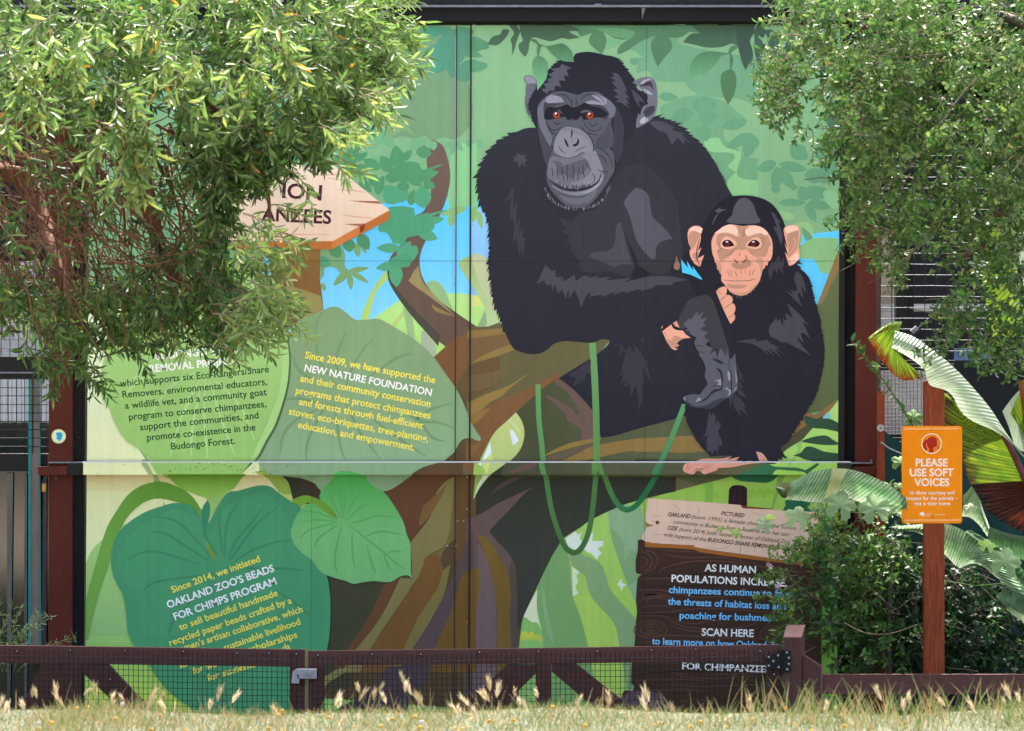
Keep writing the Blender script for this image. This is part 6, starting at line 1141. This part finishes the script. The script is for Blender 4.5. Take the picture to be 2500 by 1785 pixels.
def blade(reg, ea, eb, ya, yb, mat, name='leaf', nu=44, nv=12, bow=.03, e0=0.0, e1=1.0, wav=.006):
    """a leaf blade lofted between its midrib (ea) and its margin (eb); ya, yb are the depths along them"""
    def pl(st, yd):
        l_ = [tuple(map(float, t.split(','))) for t in st.split()]; k = len(l_); return [P(*rp(reg, x, y), yd[0] + (yd[1] - yd[0]) * i / (k - 1)) for i, (x, y) in enumerate(l_)]
    A_, B_ = pl(ea, ya), pl(eb, yb); me = bpy.data.meshes.new(name); vs = []; uvs = []; ed = []
    for i in range(nu + 1):
        t = i / nu; a_, b_ = cat(A_, t), cat(B_, t)
        for j in range(nv + 1):
            w_ = j / nv; p = a_.lerp(b_, w_); p.y -= bow * math.sin(math.pi * w_) + wav * math.sin(t * 60 + 3 * w_) * w_; vs.append(tuple(p)); uvs.append((t * 3 + w_ * .25, w_)); ed.append(e0 + (e1 - e0) * max(w_, 0))
    fs = [(i * (nv + 1) + j, i * (nv + 1) + j + 1, (i + 1) * (nv + 1) + j + 1, (i + 1) * (nv + 1) + j) for i in range(nu) for j in range(nv)]
    me.from_pydata(vs, [], fs); ul = me.uv_layers.new(name='uv')
    for lp in me.loops: ul.data[lp.index].uv = uvs[lp.vertex_index]
    at = me.attributes.new('edge', 'FLOAT', 'POINT'); at.data.foreach_set('value', ed); me.materials.append(mat); me.polygons.foreach_set('use_smooth', [True] * len(fs)); me.update(); return link(name, me, bn)
mA = bananamat('banana_green_red', '#648f20', '#7e2a10', '#86a028', .35, 24); mP = bananamat('banana_pale', '#b9cfb4', '#c4d6bd', '#a9c3a4', .5, 40, .62); mS = bananamat('banana_striped', '#5f8f58', '#b9cdb0', '#86ab7c', .45, 40, .45); mR = bananamat('banana_red', '#57801e', '#4a1a10', '#7a9426', .35, 26); mD = bananamat('banana_dark', '#41663f', '#56805a', '#4d7748', .4, 40, .6); mY = bananamat('banana_pale_stripe', '#d6dc96', '#d9e2bd', '#c9d592', .5, 40, .62)
YB = -.75
blade('U', '400,220 440,100 470,30 420,12', '640,450 470,458 330,330 218,150', (-.97, -.95), (-.99, -.93), mA, bow=.02)
blade('U', '470,30 462,15 380,30 300,75 215,140', '440,50 400,75 340,90 290,115 222,160', (-.99, -.97), (-1.0, -.98), mA, 'curled_edge', nv=5, bow=.01)
blade('U', '420,85 560,130 700,225 860,355 1000,500 1150,680 1280,880 1420,1060', '395,215 530,290 640,380 690,500 840,560 960,740 1240,885 1410,1060', (-1.0, -.80), (-1.02, -.81), mP, bow=.035)
blade('U', '1250,890 1290,960 1350,1080 1420,1230 1500,1420', '805,580 800,800 930,1030 1000,1260 1180,1500', (YB - .01, YB - .01), (YB + .01, YB), mR, bow=-.02, e0=.0, e1=.93)
blade('U', '1250,890 1150,800 960,740 840,590 800,560', '930,1040 880,900 820,800 800,700 798,570', (YB, YB + .02), (YB + .02, YB + .02), mA, bow=-.01, e1=.5)
blade('U', '1420,1230 1450,1330 1500,1420', '1000,1255 1150,1480 1420,1640', (YB - .012, YB - .012), (YB - .01, YB), bananamat('banana_maroon', '#4e2010', '#26100c', '#5e2a12', .35, 24), bow=-.015)
MB().tube([P(*rp('U', x, y), YB - .03) for x, y in ((1240, 880), (1290, 960), (1350, 1080), (1400, 1190), (1460, 1330), (1560, 1600))], .012, .018, solid('maroon_midrib', '#5e1a1c', .4, 0, .2, 20), 8).build('midrib', bn)
blade('T', '105,205 190,185 300,130 430,103 540,110 650,145 760,200 860,275', '108,222 160,278 260,292 370,302 450,250 560,290 700,330 860,400', (-.98, -.9), (-1.0, -.85), mS, bow=.03)
blade('T', '102,200 130,190 190,182', '105,225 140,270 165,275', (-.99, -.985), (-1.0, -1.0), bananamat('banana_dry_tip', '#8a7a4a', '#5a4a30', '#7a8a40', .6), 'dry_tip', bow=.015, nu=12)
blade('T', '432,103 470,105 520,108', '380,285 420,262 450,240', (-.985, -.985), (-1.0, -1.0), mY, 'pale_stripe', bow=.034, nu=14)
blade('T', '775,440 960,425 1085,422 1200,470 1330,565 1450,690 1560,820', '860,462 960,492 1085,605 1165,678 1240,655 1330,690 1560,900', (-.7, -.8), (-.72, -.82), mS, bow=.03)
blade('T', '1540,800 1450,690 1330,565 1200,470', '1560,720 1500,650 1400,560 1230,460', (-.8, -.78), (-.76, -.74), mD, bow=-.02)
blade('T', '1560,500 1450,480 1340,440', '1560,640 1440,610 1330,590', (-.6, -.6), (-.6, -.6), mD, bow=.02)
blade('T', '1380,840 1440,800 1560,780', '1470,950 1520,980 1560,1000', (-.82, -.82), (-.84, -.82), mS, bow=.02, nu=20)
blade('U', '1240,700 1330,580 1420,500', '1330,950 1380,1000 1430,1010', (YB + .06, YB + .06), (YB + .04, YB + .04), mP, bow=.02)
blade('U', '1300,720 1370,560 1440,470', '1420,900 1440,800 1450,700', (YB + .0, YB), (YB, YB), mA, bow=.02, e1=.8)
blade('U', '1360,480 1400,460 1450,450', '1400,800 1430,760 1450,700', (YB - .06, YB - .06), (YB - .06, YB - .06), bananamat('banana_dry', '#9a6a2a', '#6e2c18', '#8a4a22', .5, 20), bow=.01)
blade('X', '2380,560 2400,700 2430,860', '2440,480 2480,640 2500,800', (-.55, -.55), (-.5, -.5), mA, bow=.02, e1=.2)
blade('X', '2440,520 2480,600 2500,700', '2480,480 2520,560 2540,640', (-.5, -.5), (-.5, -.5), mP, bow=.02)
blade('T', '1190,260 1260,200 1300,330 1340,440', '1180,380 1230,390 1280,430 1330,500', (-.6, -.6), (-.62, -.6), mS, bow=.02)
for pts, r0, r1 in (([P(2600, 1780, -.6), P(2590, 1500, -.6), P(2560, 1200, -.65), P(2500, 1000, -.7)], .06, .03), ([P(2580, 1700, -.7), P(2540, 1520, -.78), P(2505, 1450, -.8)], .02, .012)):
    MB().tube(pts, r0, r1, solid('banana_stalk', '#6a7a3c', .5, 0, .3, 12), 8).build('stalk', bn, True)

# ---------------------------------------------------- far hedge seen over the enclosure, fronds in the right bay
q = random.Random(2); LR = Leaves('ovate')
for i in range(12000): LR.add((q.uniform(-5, 5), q.uniform(5.0, 6.4), q.uniform(2.9, 5.6)), rv(q), rv(q) + Vector((0, -.3, .8)), q.uniform(.2, .36), q.uniform(.1, .18), q.random())
hgm = leafmat('hedge_leaf', [(0, '#2c4426'), (.5, '#5b7a3c'), (.85, '#86964f'), (1, '#7d6048')], .5, .3)
hd2 = LR.build('hedge', hgm, None); tag(hd2, kind='stuff')
# fennel by the left gate
q = random.Random(6); LR = Leaves('lance'); tr = MB(); fe = thing('fennel_plant', 'small feathery green weed by the gate at the far left edge', 'weed', P(40, 1780, -.8))
fgm = leafmat('fennel_leaf', [(0, '#5d7d4a'), (1, '#a6bf86')], .5, .3)
for i in range(9):
    b = P(q.uniform(-20, 60), 1640, -.85); pts = [b]; d = Vector((q.uniform(-.3, .9), -.1, 1)).normalized()
    for k in range(7):
        d = (d + Vector((.06, 0, -.09))).normalized(); pts.append(pts[-1] + d * .045)
        for z in range(7): LR.add(pts[-1] + rv(q) * .004, d * .6 + rv(q) * .8, rv(q), q.uniform(.02, .05), .004, q.random())
    tr.tube(pts, .002, .001, sg_, 4)
tr.build('stem', fe); LR.build('foliage', fgm, fe)

# ---------------------------------------------------- dry grass on the bank in the foreground
q = random.Random(14)
gmx = leafmat('dry_grass', [(0, '#3a5a2a'), (.25, '#5f7a42'), (.45, '#858a58'), (.7, '#a08b62'), (.9, '#b39c74'), (1, '#9a6a48')], .6, .3, .3)
gv_, gf_, gc_ = [], [], []
smx = leafmat('seed_head', [(0, '#8f8a5c'), (.5, '#c8b48c'), (1, '#e8d8b8')], .6, .45, .3); sv_, sf_, sc2 = [], [], []
def gblade(x, y, h, wd, lean, c, droop=.3, yaw=None):
    yaw = q.uniform(0, 6.28) if yaw is None else yaw; p = Vector((x, y, gh(x, y) - .01)); d = Vector((math.cos(yaw) * lean, math.sin(yaw) * lean * .6, 1)).normalized(); s_ = Vector((math.cos(yaw + 1.57) * .5 + .6, math.sin(yaw + 1.57) * .3, 0)).normalized(); b = len(gv_); n = 4
    for i in range(n + 1):
        t = i / n; w_ = wd * (1 - t) ** .7 * .5 + .0002; gv_.extend([tuple(p - s_ * w_), tuple(p + s_ * w_)]); gc_.extend([c, c])
        d = (d + Vector((math.cos(yaw), math.sin(yaw), -.6)) * droop / n).normalized(); p = p + d * h / n
    gf_.extend([(b + 2 * i, b + 2 * i + 1, b + 2 * i + 3, b + 2 * i + 2) for i in range(n)]); return p, d
for i in range(21000):
    x = q.uniform(-2.3, 2.3); y = q.triangular(-6.6, -3.9, -4.9)
    right = x > .9
    tall = max(0, q.gauss(.03, .016)) * (.5 + 1.6 * max(0, mnoise.noise(Vector((x * 2.3, 7, 0))) + .35)) + (.012 if abs(x + 1.1) < .9 else 0)
    c = min(1, max(0, q.gauss(.62 if x < -.2 else .5, .2))) if q.random() < .6 else q.uniform(.05, .35)
    gblade(x, y, .012 + tall * .6, q.uniform(.002, .0045), q.uniform(.1, .9), c)
for i in range(430):   # taller green-yellow blades, thickest at the right
    x = q.choice((q.uniform(-2.2, 2.2), q.gauss(1.15, .22), q.gauss(1.5, .25), q.uniform(.7, 2.0))); gblade(x, q.uniform(-5.1, -4.3), q.uniform(.06, .19 if x > .8 else .12), q.uniform(.003, .006), q.uniform(.05, .5), q.uniform(.15, .75), .35)
for i in range(700):   # thin bent straw stems, in tufts
    x = q.uniform(-2.2, 2.2)
    if mnoise.noise(Vector((x * 3.1, 2, 0))) < q.uniform(-.5, .35): continue
    gblade(x, q.uniform(-5.3, -4.3), q.uniform(.04, .15), q.uniform(.0018, .0032), q.uniform(.1, 1.1), q.uniform(.4, .95), q.uniform(.2, .9))
for px, h in ((2260, .22), (2262, .19), (2300, .17), (2385, .14), (2085, .12), (2070, .13), (1940, .13), (2200, .14), (2210, .12), (1630, .12), (860, .12), (1090, .11), (775, .12), (724, .12), (2330, .12), (2270, .20)):
    gblade((px - 1250) * S * .77, -4.6, h, .005, .25, q.uniform(.15, .4), .2)
def foxtail(px, h, c):
    x = (px - 1250) * S * .77 + q.uniform(-.01, .01); y = q.uniform(-5.0, -4.4); p, d = gblade(x, y, h, .003, .2, c, .2)
    d = Vector((q.gauss(0, .4), q.gauss(0, .2), 1)).normalized(); sz = q.uniform(.65, 1.15)
    for k in range(34):
        t = k / 34; b = p + d * (t * .04 * sz); o = Vector((q.gauss(0, 1), q.gauss(0, .6), 0)).normalized(); dd = (d * 1.0 + o * (.5 - .2 * t)).normalized(); L = .036 * sz * q.uniform(.6, 1.15); s_ = Vector((1, 0, 0)) if abs(dd.x) < .8 else Vector((0, 0, 1)); bi = len(sv_)
        sv_.extend([tuple(b - s_ * .0016), tuple(b + s_ * .0016), tuple(b + dd * L * .3 + s_ * .0008), tuple(b + dd * L)]); sc2.extend([c] * 4); sf_.extend([(bi, bi + 1, bi + 2), (bi, bi + 2, bi + 3)])
for px, h in ((20, .08), (90, .085), (140, .09), (175, .1), (245, .085), (300, .07), (345, .085), (360, .08), (520, .09), (530, .1), (575, .07), (690, .06), (880, .08), (905, .1), (920, .12), (980, .14), (985, .12), (1010, .1), (1030, .07), (1170, .085), (1185, .09), (1240, .085), (1250, .08), (1420, .05), (1640, .05), (1800, .07), (2165, .1), (2175, .09), (2195, .08), (2440, .07), (2490, .17), (2470, .08), (60, .07), (400, .05), (840, .07), (960, .08), (1500, .06)):
    [foxtail(px + q.uniform(-16, 16), h * q.uniform(.45, .95), q.uniform(.2, .9)) for _ in range(2 if px in (905, 980, 1185, 140, 345, 2175) else 1)]
for i in range(26): foxtail(q.uniform(-80, 2580), q.uniform(.01, .055), q.uniform(.6, .95))
me = bpy.data.meshes.new('grass'); me.from_pydata(gv_, [], gf_); at = me.attributes.new('v', 'FLOAT', 'POINT'); at.data.foreach_set('value', gc_); me.materials.append(gmx); tag(link('grass', me), kind='stuff')
me = bpy.data.meshes.new('seed_heads'); me.from_pydata(sv_, [], sf_); at = me.attributes.new('v', 'FLOAT', 'POINT'); at.data.foreach_set('value', sc2); me.materials.append(smx); tag(link('seed_heads', me), kind='stuff')
yf = solid('yellow_petal', '#e6ae1c', .5, 0, .15, 50); wf = solid('white_petal', '#e3ddd0', .6); fmb = MB()
for i in range(70):
    x = q.uniform(-2.1, 2.1); y = q.uniform(-5.6, -4.6); c_ = Vector((x, y, gh(x, y) + q.uniform(.012, .045))); r_s = q.uniform(.004, .008); mm_f = yf if q.random() < .8 else wf
    for k in range(6):
        a_ = k * 1.047; fmb.add([c_, c_ + Vector((r_s * math.cos(a_ - .5), -.003, r_s * math.sin(a_ - .5))), c_ + Vector((r_s * 1.3 * math.cos(a_), r_s * .3, r_s * 1.2 * math.sin(a_))), c_ + Vector((r_s * math.cos(a_ + .5), -.003, r_s * math.sin(a_ + .5)))], [(0, 1, 2, 3)], mm_f)
tag(fmb.build('wildflowers'), kind='stuff')
